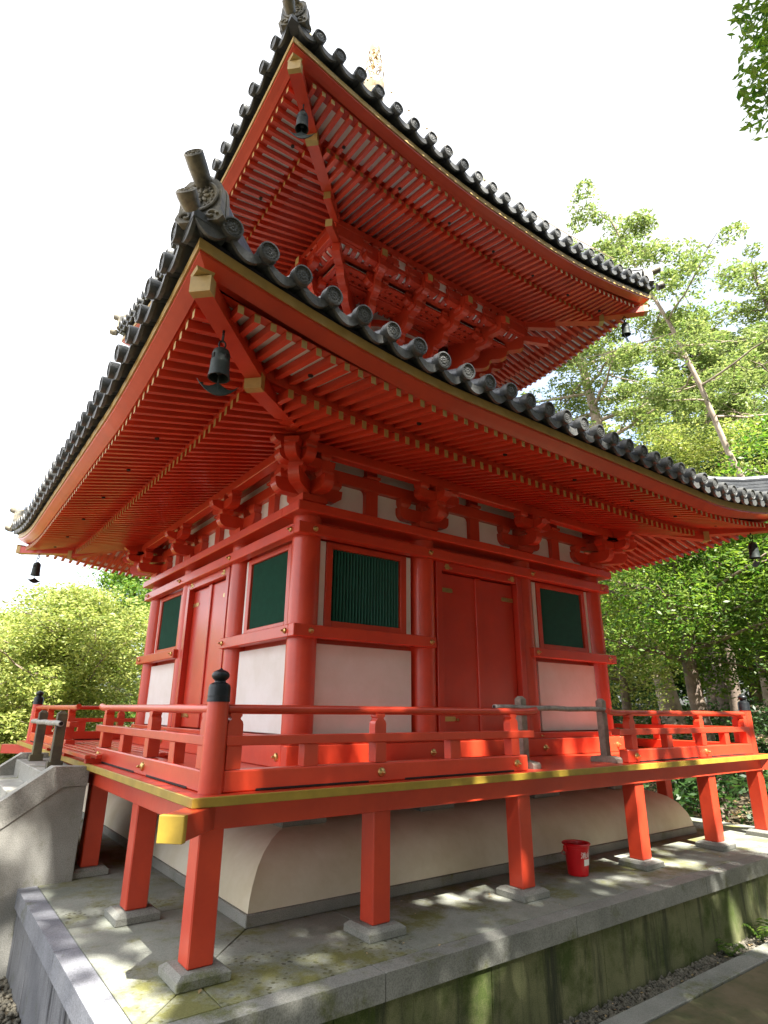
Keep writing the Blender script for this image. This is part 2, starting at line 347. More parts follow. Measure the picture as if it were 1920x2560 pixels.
# ---- bracket arms
def arm_profile(L, h, e=.05):
    """half-boat bracket arm: flat top, curved ends below"""
    pts = [(-L, h), (-L, h*.62)]
    for i in range(6): a = i/5*PI/2; pts.append((-L+e*1.6*(1-math.cos(a)), h*.62*(1-math.sin(a))))
    return pts+[(-u, v) for u, v in pts[::-1]]
def masu(mb, x, y, z, w, h, M=None):
    """bearing block: square top, tapered foot"""
    a, b = w/2, w/2*.68; zz = (z, z+h*.45, z+h)
    P = [(x+sx*r, y+sy*r, q) for q, r in ((zz[0], b), (zz[1], a), (zz[2], a)) for sx, sy in ((-1, -1), (1, -1), (1, 1), (-1, 1))]
    if M is not None: P = [M @ Vector(p) for p in P]
    mb.add(P, [(3, 2, 1, 0), (8, 9, 10, 11)]+[(i*4+j, i*4+(j+1) % 4, i*4+4+(j+1) % 4, i*4+4+j) for i in (0, 1) for j in range(4)])
def bracket(x):
    mb = MB(); masu(mb, x, -2.13, 1.768, .25, .10)
    ap = arm_profile(.335, .13)
    mb.prism([(x+u, v+1.868) for u, v in ap], lambda u, v, w: (u, w, v), -2.19, -2.08)
    for dx in (-.265, 0, .265): masu(mb, x+dx, -2.14, 1.998, .125, .092)
    # outward arm
    out = [(-2.05, 1.998), (-2.46, 1.998), (-2.46, 1.955)]+[(-2.46+.09*(1-math.cos(a)), 1.955-.085*math.sin(a)) for a in np.linspace(.2, PI/2, 6)]+[(-2.05, 1.87)]
    mb.prism(out, lambda u, v, w: (w, u, v), x-.048, x+.048)
    masu(mb, x, -2.38, 1.998, .13, .055)
    mb.prism([(x+u, v+2.053) for u, v in arm_profile(.27, .10)], lambda u, v, w: (u, w, v), -2.43, -2.33)
    for dx in (-.205, 0, .205): masu(mb, x+dx, -2.38, 2.153, .115, .062)
    nose = [(-2.1, 2.15), (-2.50, 2.15), (-2.56, 2.135), (-2.54, 2.08), (-2.46, 2.055), (-2.1, 2.055)]
    mb.prism(nose, lambda u, v, w: (w, u, v), x-.046, x+.046)
    return mb.build('bracket_set', RED, PG)
for x in (-.756, .756): rot4(bracket(x))
def corner_bracket():
    mb = MB(); c = -2.13; masu(mb, c, c, 1.768, .26, .10)
    ap = [(u, v) for u, v in arm_profile(.335, .13)]
    for sw in (0, 1):
        f = (lambda u, v, w: (u, w, v)) if sw == 0 else (lambda u, v, w: (w, u, v))
        b_ = lambda u, v, w, f=f: f(u, v, w)
        long = [(-1.79, 1.998), (-2.50, 1.998), (-2.50, 1.955)]+[(-2.50+.09*(1-math.cos(a)), 1.955-.085*math.sin(a)) for a in np.linspace(.2, PI/2, 6)]+[(-1.87, 1.87), (-1.80, 1.92)]
        mb.prism(long, b_, c-.05-.001*sw, c+.05)
        for t in (-1.87, -2.40): masu(mb, *((t, c) if sw == 0 else (c, t)), 1.998, .125, .08)
        up2 = [(-2.03, 2.153), (-2.60, 2.153), (-2.60, 2.12)]+[(-2.60+.08*(1-math.cos(a)), 2.12-.065*math.sin(a)) for a in np.linspace(.2, PI/2, 6)]+[(-2.10, 2.055), (-2.04, 2.09)]
        mb.prism(up2, b_, -2.43+.001*sw, -2.33)
        for t in (-2.13, -2.38, -2.54): masu(mb, *((t, -2.38) if sw == 0 else (-2.38, t)), 2.153, .115, .062)
        top = [(-2.15, 2.316), (-2.66, 2.316), (-2.66, 2.27)]+[(-2.66+.07*(1-math.cos(a)), 2.27-.055*math.sin(a)) for a in np.linspace(.2, PI/2, 5)]+[(-2.15, 2.215)]
        mb.prism(top, b_, -2.425+.001*sw, -2.335)
    # diagonal arms
    D = Matrix.Rotation(PI/4, 4, 'Z')
    for (a0, a1, z0, z1) in ((-2.9, -3.52, 1.868, 1.998), (-2.9, -3.66, 2.053, 2.153)):
        pr = [(a0, z1), (a1, z1), (a1, z1-.03)]+[(a1+.09*(1-math.cos(a)), z1-.03-(z1-z0-.03)*math.sin(a)) for a in np.linspace(.2, PI/2, 6)]+[(a0, z0)]
        mb.prism(pr, lambda u, v, w: D @ Vector((u, w, v)), -.05, .05)
    masu(mb, -3.40, 0, 1.998, .13, .055, D); masu(mb, -3.56, 0, 2.153, .13, .07, D)
    return mb.build('bracket_set', RED, PG)
rot4(corner_bracket())

# ---- eaves and roofs, one set of rules for both tiers
class Tier: pass
LO = Tier(); LO.name = 'lower_roof'; LO.sp = .11; LO.n1 = 33; LO.E1 = 3.79; LO.zt1 = 2.105; LO.n2 = 27; LO.E2 = 3.205; LO.zt2 = 2.12
LO.s2 = .2375; LO.s1 = .22; LO.yin = 2.08; LO.k = 3.15; LO.Eg = 3.9; LO.zg = 2.236; LO.gt = .068
LO.rise = lambda x: .275*(max(0, abs(x)-1.9)/2.0)**1.6
LO.fr = lambda y: .8*min(1.0, max(0, (abs(y)-2.2)/1.25)); LO.Ed = 4.0; LO.zd = 2.405; LO.dp = .2344; LO.nd = 16
LO.prof = lambda d: 2.345+.36*d+.045*d*d; LO.dmax = 2.7; LO.hip = [(2.2, 3.225, 2.37, 2.149), (3.15, 3.85, 2.222, 2.245)]; LO.purl = 2.32
UP = Tier(); UP.name = 'upper_roof'; UP.sp = .1075; UP.n1 = 26; UP.E1 = 2.935; UP.zt1 = 5.462; UP.n2 = 22; UP.E2 = 2.505; UP.zt2 = 5.50
UP.s2 = .24; UP.s1 = .22; UP.yin = 1.55; UP.k = 2.45; UP.Eg = 3.055; UP.zg = 5.588; UP.gt = .060
UP.rise = lambda x: .39*(max(0, abs(x)-.4)/2.655)**1.7
UP.fr = lambda y: .9*min(1.0, max(0, (abs(y)-1.9)/1.04)); UP.Ed = 3.15; UP.zd = 5.79; UP.dp = .2350; UP.nd = 12
UP.prof = lambda d: 5.73+.40*d+.10*d*d; UP.dmax = 2.85; UP.hip = [(1.65, 2.54, 5.70, 5.599), (2.45, 3.0, 5.68, 5.70)]; UP.purl = 1.72
CAMP = Vector((CX, CY, CZ))
def prism8(mb, x0, x1, ya, yb, za, zb, h, k, endmat=1):
    # rafter running along y: bottom za at ya (inner) to zb at yb (outer)
    P = [(x0, -ya, za), (x1, -ya, za), (x1, -yb, zb), (x0, -yb, zb), (x0, -ya, za+h), (x1, -ya, za+h), (x1, -yb, zb+h), (x0, -yb, zb+h)]
    P = [R4(k, p) for p in P]; o = len(mb.v)
    mb.add(P, [(3, 2, 1, 0), (4, 5, 6, 7), (0, 1, 5, 4), (1, 2, 6, 5), (3, 0, 4, 7)]); mb.add(P, [(2, 3, 7, 6)], endmat)
def eaves(T, quota):
    R = tag(empty(T.name, parent=PG))
    rows = {}
    for nm, n, E, zt, s, h, w, y0, lab in (('flying_rafter', T.n1, T.E1, T.zt1, T.s1, .058, .041, T.k, 0), ('base_rafter', T.n2, T.E2, T.zt2, T.s2, .070, .043, T.yin, 1)):
        items = []
        for k in range(4):
            for i in range(-n, n):
                x = (i+.5)*T.sp; ya = max(y0, abs(x)+.03); yb = E
                if ya > yb-.06: continue
                f = lambda y: zt+s*(E-y)+T.rise(x)*T.fr(y)
                za = f(y0)+(f(E)-f(y0))*(ya-y0)/(E-y0); zb = f(E)
                tip = Vector(R4(k, (x, -yb, zb))); d = (tip-CAMP).length+(0 if k in (0, 1) else 100)
                items.append((d, k, x, ya, yb, za, zb))
        items.sort(key=lambda t: t[0]); rest = MB()
        for j, (d, k, x, ya, yb, za, zb) in enumerate(items):
            mb = MB() if j < quota else rest
            prism8(mb, x-w/2, x+w/2, ya, yb, za, zb, h, k)
            if j < quota: mb.build(nm, [RED, GOLD], R)
        tag(rest.build(nm, [RED, GOLD], R), kind='stuff')
    # per side: soffit boards, kioi, kayaoi, gilt edge, eave board
    def sweep(prof, n=40, T=T, rise=None, inset=0.):
        """prof: list of (y_out, z); sections at u in [-1,1]; x = u*y so corners mitre"""
        V = []; Fc = []; m_ = len(prof); rise = rise or T.rise
        us = [math.sin(t*PI/2)*.5+t*.5 for t in np.linspace(-1, 1, n+1)]
        for u in us:
            for (y, z) in prof: V.append((u*y, -y, z+rise(u*T.Eg)))
        for i in range(n):
            for j in range(m_): a = i*m_+j; b = i*m_+(j+1) % m_; Fc.append((a, b, b+m_, a+m_))
        return V, Fc
    zk = T.zt1+.058      # top of flying rafters at the tip
    for k in range(4):
        # soffits: base bay and flying bay (white boards between red edge strips)
        for (ya, yb, zt, s, E, h) in ((T.yin, T.k, T.zt2, T.s2, T.E2, .070), (T.k-.02, T.E1+.01, T.zt1, T.s1, T.E1, .058)):
            V = []; Fc = []; mi = []
            ys = [ya, ya+.10, yb-.10, yb]; nx = 36
            for y in ys:
                for i in range(nx+1):
                    x = (-1+2*i/nx)*y; V.append(R4(k, (x, -y, zt+s*(E-y)+T.rise(x)*T.fr(y)+h+.001)))
            for j in range(3):
                for i in range(nx): a = j*(nx+1)+i; Fc.append((a, a+nx+1, a+nx+2, a+1)); mi.append(1 if j == 1 else 0)
            mb = MB(); mb.v = V; mb.f = Fc; mb.m = mi; mb.sm = [True]*len(Fc); mb.build('soffit', [RED, WHT], R)
        y2 = T.E2-.015; z2 = T.zt2+.070+T.s2*.015; fz = T.zt1+T.s1*(T.E1-y2)
        rk = lambda x: T.rise(x*T.E2/T.Eg)*T.fr(T.E2)
        V, Fc = sweep([(y2, z2), (y2-.075, z2+.075*T.s2), (y2-.075, fz+.075), (y2, fz+.055)], rise=rk); mb = MB(); mb.add([R4(k, p) for p in V], Fc); mb.build('eave_batten', RED, R)
        zb = T.zg
        V, Fc = sweep([(T.E1+.012, zk-.012), (T.E1-.09, zk+.012), (T.E1-.09, zb-.005), (T.Eg-.012, zb-.001), (T.Eg-.014, zb-.02), (T.E1+.045, zk+.012)],
                      rise=lambda x: T.rise(x)); mb = MB(); mb.add([R4(k, p) for p in V], Fc); mb.build('fascia_board', RED, R)
        V, Fc = sweep([(T.Eg, zb), (T.Eg-.16, zb), (T.Eg-.16, zb+T.gt), (T.Eg, zb+T.gt)]); mb = MB(); mb.add([R4(k, p) for p in V], Fc); mb.build('gilt_edge', GOLD, R)
        V, Fc = sweep([(T.Eg-.035, zb+T.gt), (T.Eg-.2, zb+T.gt), (T.Eg-.2, zb+T.gt+.07), (T.Eg-.02, zb+T.gt+.045)]); mb = MB(); mb.add([R4(k, p) for p in V], Fc); mb.build('tile_batten', NAVY, R)
        V = []; Fc = []; ny = 6; nx = 30
        for j in range(ny+1):
            y = (T.Eg-.05)+(T.Ed-T.dmax-T.Eg+.05)*j/ny
            for i in range(nx+1): x = (-1+2*i/nx)*y; V.append(R4(k, (x, -y, T.prof(T.Ed-y)+T.rise(x)*max(0, 1-(T.Ed-y)/T.dmax)**1.5*1.08-.062)))
        for j in range(ny):
            for i in range(nx): a = j*(nx+1)+i; Fc.append((a, a+1, a+nx+2, a+nx+1))
        mb = MB(); mb.add(V, Fc); mb.build('roof_light_seal', NAVY, R)  # dark sheet added under the tiles to block light leaks
    # hip rafters
    D = lambda p, k: R4(k, p)
    q = math.sqrt(.5)
    for k in range(4):
        for j, (a, b, za, zb) in enumerate(T.hip):
            h = .115 if j == 0 else .10; w = .060
            def pt(t, s_, z): return R4(k, (-t+s_*w*q*1.0, -t-s_*w*q*1.0, z))
            n = 6; mb = MB(); P = []
            cap = .055 if True else 0
            for i in range(n+1):
                t = a+(b-a)*i/n; z = za+(zb-za)*i/n+(.018*((i/n)**2) if j == 1 else 0)
                P += [pt(t, -1, z), pt(t, 1, z), pt(t, 1, z+h), pt(t, -1, z+h)]
            Fc = [(i*4+m, i*4+(m+1) % 4, i*4+4+(m+1) % 4, i*4+4+m) for i in range(n) for m in range(4)]+[(3, 2, 1, 0)]
            mb.add(P, Fc); e = n*4; mb.add(P[e:e+4], [(0, 1, 2, 3)], 1)
            o = mb.build('hip_rafter', [RED, GOLD], R)
            # gilt sleeve at the tip
            t0, t1 = b-.045, b+.003; mb = MB(); g = .003; zz = zb+(.018 if j == 1 else 0)
            A = [pt(t0, -1.05, zz-g), pt(t0, 1.05, zz-g), pt(t0, 1.05, zz+h+g), pt(t0, -1.05, zz+h+g)]; B = [pt(t1, -1.05, zz-g), pt(t1, 1.05, zz-g), pt(t1, 1.05, zz+h+g), pt(t1, -1.05, zz+h+g)]
            mb.hexa(A, B); mb.build('gilt_sleeve', GOLD, o)
        # gilt lip above the tip
        b = T.hip[1][1]; z = T.hip[1][3]+.018+.112
        mb = MB(); P = [R4(k, p) for p in ((-b-.035, -b+.06, z), (-b-.035, -b-.035, z), (-b+.06, -b-.035, z), (-b+.07, -b+.07, z), (-b-.045, -b+.062, z+.014), (-b-.045, -b-.045, z+.014), (-b+.062, -b-.045, z+.014), (-b+.07, -b+.07, z+.014))]
        mb.add(P, [(3, 2, 1, 0), (4, 5, 6, 7), (0, 1, 5, 4), (1, 2, 6, 5), (2, 3, 7, 6), (3, 0, 4, 7)]); mb.build('tip_plate', GOLD, R)
    for k in (0, 1):
        for i in range(-3, 4):
            x = i*T.E1*.255+.03; y = T.E1-.30 if abs(x) < T.E1-.35 else T.E1-.12
            z = T.zt1+T.s1*(T.E1-y)+T.rise(x)*T.fr(y); x = round(x/T.sp-.5)*T.sp+T.sp*.5
            mb = MB(); mb.lathe([(.019, -.012), (.019, .01)], Matrix.Translation(R4(k, (x, -y, z))), 10); mb.build('rafter_plug', DARK, R)
    # ---- tiles
    zs = lambda x, y: T.prof(T.Ed-y)+T.rise(x)*max(0, 1-(T.Ed-y)/T.dmax)**1.5*1.08
    for k in range(4):
        mb = MB(); seg = 8; rows_y = [T.Ed-.045+.0-d for d in (0, .10, .22, .45, .8, 1.3, 1.9, T.dmax)]
        # pan tiles: hanging troughs between the cover rows, with thickness
        for c in range(-T.nd-1, T.nd+1):
            x0 = c*T.dp; prev = None
            for y in rows_y:
                ring = []
                for i in range(seg+1):
                    u = i/seg; x = x0+u*T.dp; x = max(-y, min(y, x)) ; sg = .058*(1-(2*u-1)**2)
                    ring.append((x, -y, zs(x, y)-sg+.035))
                low = [(x, y_, z-.03) for x, y_, z in ring]
                cur = [R4(k, p) for p in ring+low]
                if abs(x0+T.dp/2) > y+T.dp*.5: prev = None; break
                if prev is not None:
                    n_ = seg+1
                    mb.add(prev+cur, [(i, i+2*n_, i+1+2*n_, i+1) for i in range(seg)]+[(n_+i, n_+i+1, n_+i+1+2*n_, n_+i+2*n_) for i in range(seg)], 0, True)
                else:
                    n_ = seg+1; mb.add(cur, [(i, i+1, n_+i+1, n_+i) for i in range(seg)], 1)
                    # drooping front lip (carved crescent)
                    lip = [R4(k, (p[0], p[1]-.012, p[2]+.006)) for p in ring]+[R4(k, (p[0], p[1]-.012, p[2]-.026-.034*(1-(2*i/seg-1)**2))) for i, p in enumerate(ring)]
                    bk = [R4(k, (p[0], p[1]+.012, p[2]+.006)) for p in ring]+[R4(k, (p[0], p[1]+.012, p[2]-.026-.034*(1-(2*i/seg-1)**2))) for i, p in enumerate(ring)]
                    N2 = 2*n_
                    mb.add(lip+bk, [(i, n_+i, n_+i+1, i+1) for i in range(seg)]+[(N2+i, N2+i+1, N2+n_+i+1, N2+n_+i) for i in range(seg)]+[(i, i+1, N2+i+1, N2+i) for i in range(seg)]+[(n_+i, N2+n_+i, N2+n_+i+1, n_+i+1) for i in range(seg)], 1, True)
                prev = cur
        mb.build('pan_tiles', [TILE, TILED, TILEU], R, ang=50)
        # rows of round cover tiles
        mb = MB()
        for c in range(-T.nd, T.nd+1):
            x = c*T.dp
            ys = [y for y in (T.Ed-.02, T.Ed-.3, T.Ed-.31, T.Ed-.6, T.Ed-.61, T.Ed-.9, T.Ed-1.3, T.Ed-1.8, T.Ed-2.3, T.Ed-T.dmax) if y > abs(x)+.02]
            if len(ys) < 2: continue
            path = [R4(k, (x, -y, zs(x, y)+.035)) for y in ys]
            mb.tube(path, [.058 if i % 2 == 0 else .053 for i in range(len(path))], 12)
        mb.build('cover_tiles', TILE, R)
    # round end tiles
    e0 = MB(); r = .0645
    e0.lathe([(r*.9, .07), (r, .05), (r, -.004), (r*.985, -.010), (r*.84, -.012), (r*.80, -.006), (r*.78, -.001), (1e-6, -.001)], None, 26)
    for i in range(14): a = 2*PI*i/14; e0.ball((math.cos(a)*r*.66, math.sin(a)*r*.66, -.002), r*.085, 1, (1, 1, .8), m=1)
    for i in range(8): a = 2*PI*i/8; e0.ball((math.cos(a)*r*.30, math.sin(a)*r*.30, -.001), r*.16, 1, (1.25 if i % 2 else 1, 1.0, .45), m=1)
    e0.ball((0, 0, 0), r*.15, 1, (1, 1, .7), m=1)
    base = e0.build('end_tile', [TILED, TILED], R); me = base.data; first = True; items = []
    for k in range(4):
        for c in range(-T.nd, T.nd+1):
            x = c*T.dp; p = R4(k, (x, -T.Ed, T.zd+T.rise(x)*1.06)); d = (Vector(p)-CAMP).length+(0 if k in (0, 1) else 100); items.append((d, k, p, c))
    items.sort(key=lambda t: t[0]); rest = MB()
    for j, (d, k, p, c) in enumerate(items):
        # disc axis local -z faces outwards and a little down, each tile seated slightly differently
        ja, jb = random.uniform(-.05, .05), random.uniform(-.05, .05)
        Mr = Matrix.Rotation(-k*PI/2, 4, 'Z') @ Matrix.Translation(((random.uniform(-.004, .004)), random.uniform(-.006, .006), random.uniform(-.003, .003))) @ Matrix.Rotation(-PI/2+.10+ja, 4, 'X') @ Matrix.Rotation(jb, 4, 'Y') @ Matrix.Rotation(random.uniform(0, 6), 4, 'Z')
        Mf = Matrix.Translation(p) @ Mr
        if j < 50:
            o = base if first else base.copy()
            if not first: COL.objects.link(o); o.parent = R
            first = False; o.matrix_local = Mf
        else:
            rest.add([Mf @ Vector(v) for v in e0.v], e0.f, 0, True)
    tag(rest.build('end_tile', [TILED], R), kind='stuff')
    # hip ridges with ogre-face ends
    for k in range(4):
        a, b = T.Ed-.14, T.Ed-T.dmax+.05; mb = MB(); n = 10; lay = 5
        for l in range(lay+1):
            P = []
            w = .085-.004*l if l < lay else .05
            z0, z1 = -.02+l*.045, -.02+l*.045+.038
            if l == lay: continue
            for i in range(n+1):
                t = a+(b-a)*i/n; z = zs(t, t)+.03+.05*math.exp(-i*.8)
                for s_, zz in ((-1, z0), (1, z0), (1, z1), (-1, z1)): P.append(R4(k, (-t+s_*w*q, -t-s_*w*q, z+zz)))
            mb.add(P, [(i*4+m, i*4+(m+1) % 4, i*4+4+(m+1) % 4, i*4+4+m) for i in range(n) for m in range(4)]+[(3, 2, 1, 0), (n*4, n*4+1, n*4+2, n*4+3)])
        path = []
        for i in range(n+1):
            t = a+(b-a)*i/n; path.append(R4(k, (-t, -t, zs(t, t)+.03+.05*math.exp(-i*.8)+.235)))
        mb.tube(path, .062, 12); mb.build('hip_ridge', TILE, R)
        # ogre tile: block, round flower relief, curled foot, and the two projecting round tiles
        zc = T.zd+T.rise(T.Eg); base_z = zc+.02
        Mo = Matrix.Rotation(-k*PI/2, 4, 'Z') @ Matrix.Translation((-(T.Ed-.10), -(T.Ed-.10), base_z)) @ Matrix.Rotation(-PI/4, 4, 'Z') @ Matrix.Diagonal((1.02, 1, 1.0, 1))   # local -y points outwards
        mb = MB(); out = [(-.115, -.05), (.115, -.05), (.145, -.02), (.125, .03), (.12, .17), (.112, .215), (.08, .25), (-.08, .25), (-.112, .215), (-.12, .17), (-.125, .03), (-.145, -.02)]
        mb.prism(out, lambda u, v, w: Mo @ Vector((u, w, v)), .07, -.045)
        mb.prism([(u*1.04, v*1.03) for u, v in out], lambda u, v, w: Mo @ Vector((u, w, v)), .055, .02)
        o = mb.build('ogre_tile', OGRE, R)
        mb = MB(); MF = Mo @ Matrix.Translation((0, -.045, .125)) @ Matrix.Rotation(PI/2, 4, 'X')
        mb.lathe([(.108, 0), (.108, .012), (.100, .016), (.090, .014), (.086, .003), (1e-6, .003)], MF, 32)
        for i in range(16): aa = 2*PI*i/16; mb.ball(MF @ Vector((math.cos(aa)*.073, math.sin(aa)*.073, .004)), .009)
        for i in range(8):
            aa = 2*PI*i/8; Mp = MF @ Matrix.Rotation(aa, 4, 'Z') @ Matrix.Translation((.036, 0, .004)); mb.lathe([(1e-6, -.003), (.013, .003), (.010, .011), (1e-6, .014)], Mp @ Matrix.Diagonal((1.7, .9, 1, 1)), 10)
        mb.ball(MF @ Vector((0, 0, .008)), .018)
        for s_ in (-1, 1):
            pts = [Mo @ Vector((s_*(.075+.035*math.cos(t)*(1-t/8)), -.05, -.012+.028*math.sin(t)*(1-t/8))) for t in np.linspace(0, 5.5, 14)]
            mb.tube(pts, .010, 6)
        mb.build('ogre_tile_carving', OGRE, o)
        for (y0, z0, y1, z1, rr) in ((-.13, -.03, -.205, -.018, .059), (.05, .205, -.185, .275, .056)):
            pa = [Mo @ Vector((0, y0+(y1-y0)*t, z0+(z1-z0)*t+(.02*t*t))) for t in np.linspace(0, 1, 5)]
            mb = MB(); mb.tube(pa, [rr*.88, rr*.9, rr*.94, rr, rr], 22)
            ax = (pa[-1]-pa[-2]).normalized(); Md = Matrix.Translation(pa[-1]) @ ax.to_track_quat('Z', 'Y').to_matrix().to_4x4()
            mb.lathe([(rr, -.001), (rr*1.02, .006), (rr*.86, .012), (rr*.80, .003), (1e-6, .003)], Md, 22)
            for i in range(12): aa = 2*PI*i/12; mb.ball(Md @ Vector((math.cos(aa)*rr*.55, math.sin(aa)*rr*.55, .004)), rr*.15, 1, (1, 1, .6))
            mb.ball(Md @ Vector((0, 0, .004)), rr*.22, 1, (1, 1, .6)); mb.build('ridge_end_tile', OGRE, R)
        # closing flat tile under the corner
        e = T.Ed-.03; zt = zs(e-.02, e-.02)
        mb = MB(); P = [R4(k, p) for p in ((-e, -e, zt-.015), (-e+.20, -e+.0, zt-.055), (-e+.22, -e+.22, zt-.06), (-e, -e+.20, zt-.055), (-e, -e, zt+.035), (-e+.20, -e, zt-.01), (-e+.22, -e+.22, zt+.05), (-e, -e+.20, zt-.01))]
        mb.add(P, [(3, 2, 1, 0), (4, 5, 6, 7), (0, 1, 5, 4), (1, 2, 6, 5), (2, 3, 7, 6), (3, 0, 4, 7)]); mb.build('corner_tile', TILE, R)
    return R, zs
LR, zsL = eaves(LO, 100); UR, zsU = eaves(UP, 100)
# upper purlin
def ubeam(name, e, y0, y1, z0, z1, material=RED): return beam(name, -e, e-(y0-y1 if y0 > y1 else y1-y0), -e, -e+abs(y1-y0), z0, z1, .004, material)
beam('upper_purlin', -1.76, 1.67, -1.76, -1.67, 5.595, 5.69)

# ---- upper storey: mound on the roof, drum, radiating brackets
mb = MB(); mb.lathe([(1.75, 3.20), (1.72, 3.45), (1.62, 3.72), (1.42, 3.98), (1.22, 4.12), (1.12, 4.16)], None, 64); mb.build('upper_mound', WHT, PG)
mb = MB(); mb.lathe([(1.06, 4.10), (1.06, 5.9)], None, 64); mb.build('drum_wall', WHT, PG)
mb = MB()
for z0, z1, r in ((4.16, 4.28, 1.17), (4.72, 4.80, 1.14), (4.93, 5.02, 1.12), (5.13, 5.2, 1.12)):
    mb.lathe([(1.0, z0), (r, z0), (r, z1), (1.0, z1)], None, 64, smooth=True)
mb.build('drum_rail', RED, PG)
for k in range(4):
    for a in (-.245, -.73, .245, .73):
        M0 = Matrix.Rotation(-k*PI/2+a, 4, 'Z'); mb = MB(); mb.lathe([(.09, 4.2), (.09, 4.95)], M0 @ Matrix.Translation((0, -1.06, 0)), 16); mb.build('drum_pillar', RED, PG)
def ubracket(x0, x1, diag=False):
    """stepped plate of arms from the drum (y=-1.02) out to the tail rafter, x drifting x0 -> x1"""
    mb = MB(); w = .050; low = []
    y0, z0, st, rs = (1.02, 4.80, .205, .14)
    pts = [(y0, z0)]
    for i in range(4):
        yb = y0+.06+i*st; zb = z0+i*rs
        pts += [(yb+.05, zb)]+[(yb+.05+.10*math.sin(t), zb+.075*(1-math.cos(t))) for t in np.linspace(.3, PI/2, 4)]+[(yb+.155, zb+rs-.022), (yb+.175, zb+rs)]
    pts = [p for p in pts if p[0] < 1.84]
    pts += [(1.84, 5.45), (1.70, 5.52), (y0, 5.52)]
    q = math.sqrt(.5)
    def f(u, v, s_):
        t = (u-y0)/(1.85-y0); x = x0+(x1-x0)*t
        if diag: uu = u*.92; return (-uu+s_*w*q, -uu-s_*w*q, v+.0)
        return (x+s_*w, -u, v)
    mb.prism(pts, f, -1, 1)
    if not diag:
        for i in (2, 3):
            yb = y0+.06+i*st; t = (yb-y0)/(1.85-y0); x = x0+(x1-x0)*t; L = (.17, .26)[i-2]
            masu(mb, x, -yb-.03, z0+i*rs+.05, .15, .06)
            mb.prism([(x+u, v+z0+i*rs+.11) for u, v in arm_profile(L, .085, .05)], lambda u, v, w_: (u, w_, v), -yb-.075, -yb+.015)
            for dx in (-L+.05, L-.05): masu(mb, x+dx, -yb-.03, z0+i*rs+.195, .10, .055)
    return mb.build('bracket_set', RED, PG)
def tail(x0, x1, diag=False, zend=5.345, yend=1.905, slope=.46):
    w = .041; h = .105; q = math.sqrt(.5); mb = MB(); ya = 1.25; P = []; n = 6
    for i in range(n+1):
        y = ya+(yend-ya)*i/n; t = (y-1.02)/.83; x = x0+(x1-x0)*t; z = zend+slope*(yend-y)-.035*math.sin(i/n*PI)
        pp = [(x-w, -y, z), (x+w, -y, z), (x+w, -y, z+h), (x-w, -y, z+h)]
        if diag: pp = [(-y-w*q, -y+w*q, z), (-y+w*q, -y-w*q, z), (-y+w*q, -y-w*q, z+h), (-y-w*q, -y+w*q, z+h)]
        P += pp
    mb.add(P, [(i*4+m, i*4+(m+1) % 4, i*4+4+(m+1) % 4, i*4+4+m) for i in range(n) for m in range(4)]+[(3, 2, 1, 0)]); e = n*4; mb.add(P[e:e+4], [(0, 1, 2, 3)], 1)
    return mb.build('tail_rafter', [RED, GOLD], PG)
for x0, x1 in ((-.80, -1.09), (-.28, -.36), (.28, .36), (.80, 1.09)):
    rot4(ubracket(x0, x1)); rot4(tail(x0, x1))
rot4(ubracket(0, 0, True)); rot4(tail(0, 0, True, 5.281, 1.95, .50)); rot4(tail(0, 0, True, 5.555, 2.04, .30))
for e, z0, z1 in ((1.30, 5.235, 5.30), (1.60, 5.36, 5.425)):
    beam('bracket_tie', -e, e-.07, -e, -e+.07, z0, z1, .003)
mb = MB(); mb.box(-1.34, 1.34, -1.725, -1.68, 5.475, 5.60, .001); o = mb.build('purlin_board', WHT, PG); rot4(o)
mb = MB(); mb.box(-1.735, 1.66, -1.72, -1.675, 5.43, 5.60, .001); mb.box(-1.74, -1.34, -1.76, -1.70, 5.44, 5.595, .004); mb.box(1.34, 1.67, -1.76, -1.70, 5.44, 5.595, .004); rot4(mb.build('purlin_backing', RED, PG))
mb = MB()
for x in (-1.07, -.36, .36, 1.07):
    mb.prism([(x+u, v+5.43) for u, v in arm_profile(.29, .11, .06)], lambda u, v, w: (u, w, v), -1.765, -1.675)
    for dx in (-.225, -.075, .075, .225): masu(mb, x+dx, -1.72, 5.54, .10, .054)
rot4(mb.build('purlin_arms', RED, PG))
# coffered ceiling and ribbed cove (white boards behind red slats)
mb = MB(); mb.add([(-1.535, -1.535, 5.315), (1.535, -1.535, 5.315), (1.0, -1.0, 5.315), (-1.0, -1.0, 5.315)], [(0, 1, 2, 3)]); o = mb.build('lattice_ceiling', WHT, PG)
g = MB()
for i in range(-17, 18):
    x = i*.105
    if abs(x) < 1.5: g.box(x-.034, x+.034, -1.53, -max(1.0, abs(x)), 5.27, 5.292, .001)
for y in np.arange(1.09, 1.56, .105): g.box(-y, y, -y-.034, -y+.034, 5.262, 5.290, .001)
g.build('lattice_slats', RED, o); rot4(o)
mb = MB(); V = []; n = 6
cv = [(1.54+.165*math.sin(t), 5.37+.10*(1-math.cos(t))) for t in np.linspace(0, PI/2, n)]
mb.add([(s_*y, -y, z+.02) for s_ in (-1, 1) for y, z in cv], [(i, n+i, n+i+1, i+1) for i in range(n-1)]); o = mb.build('cove_board', WHT, PG)
g = MB()
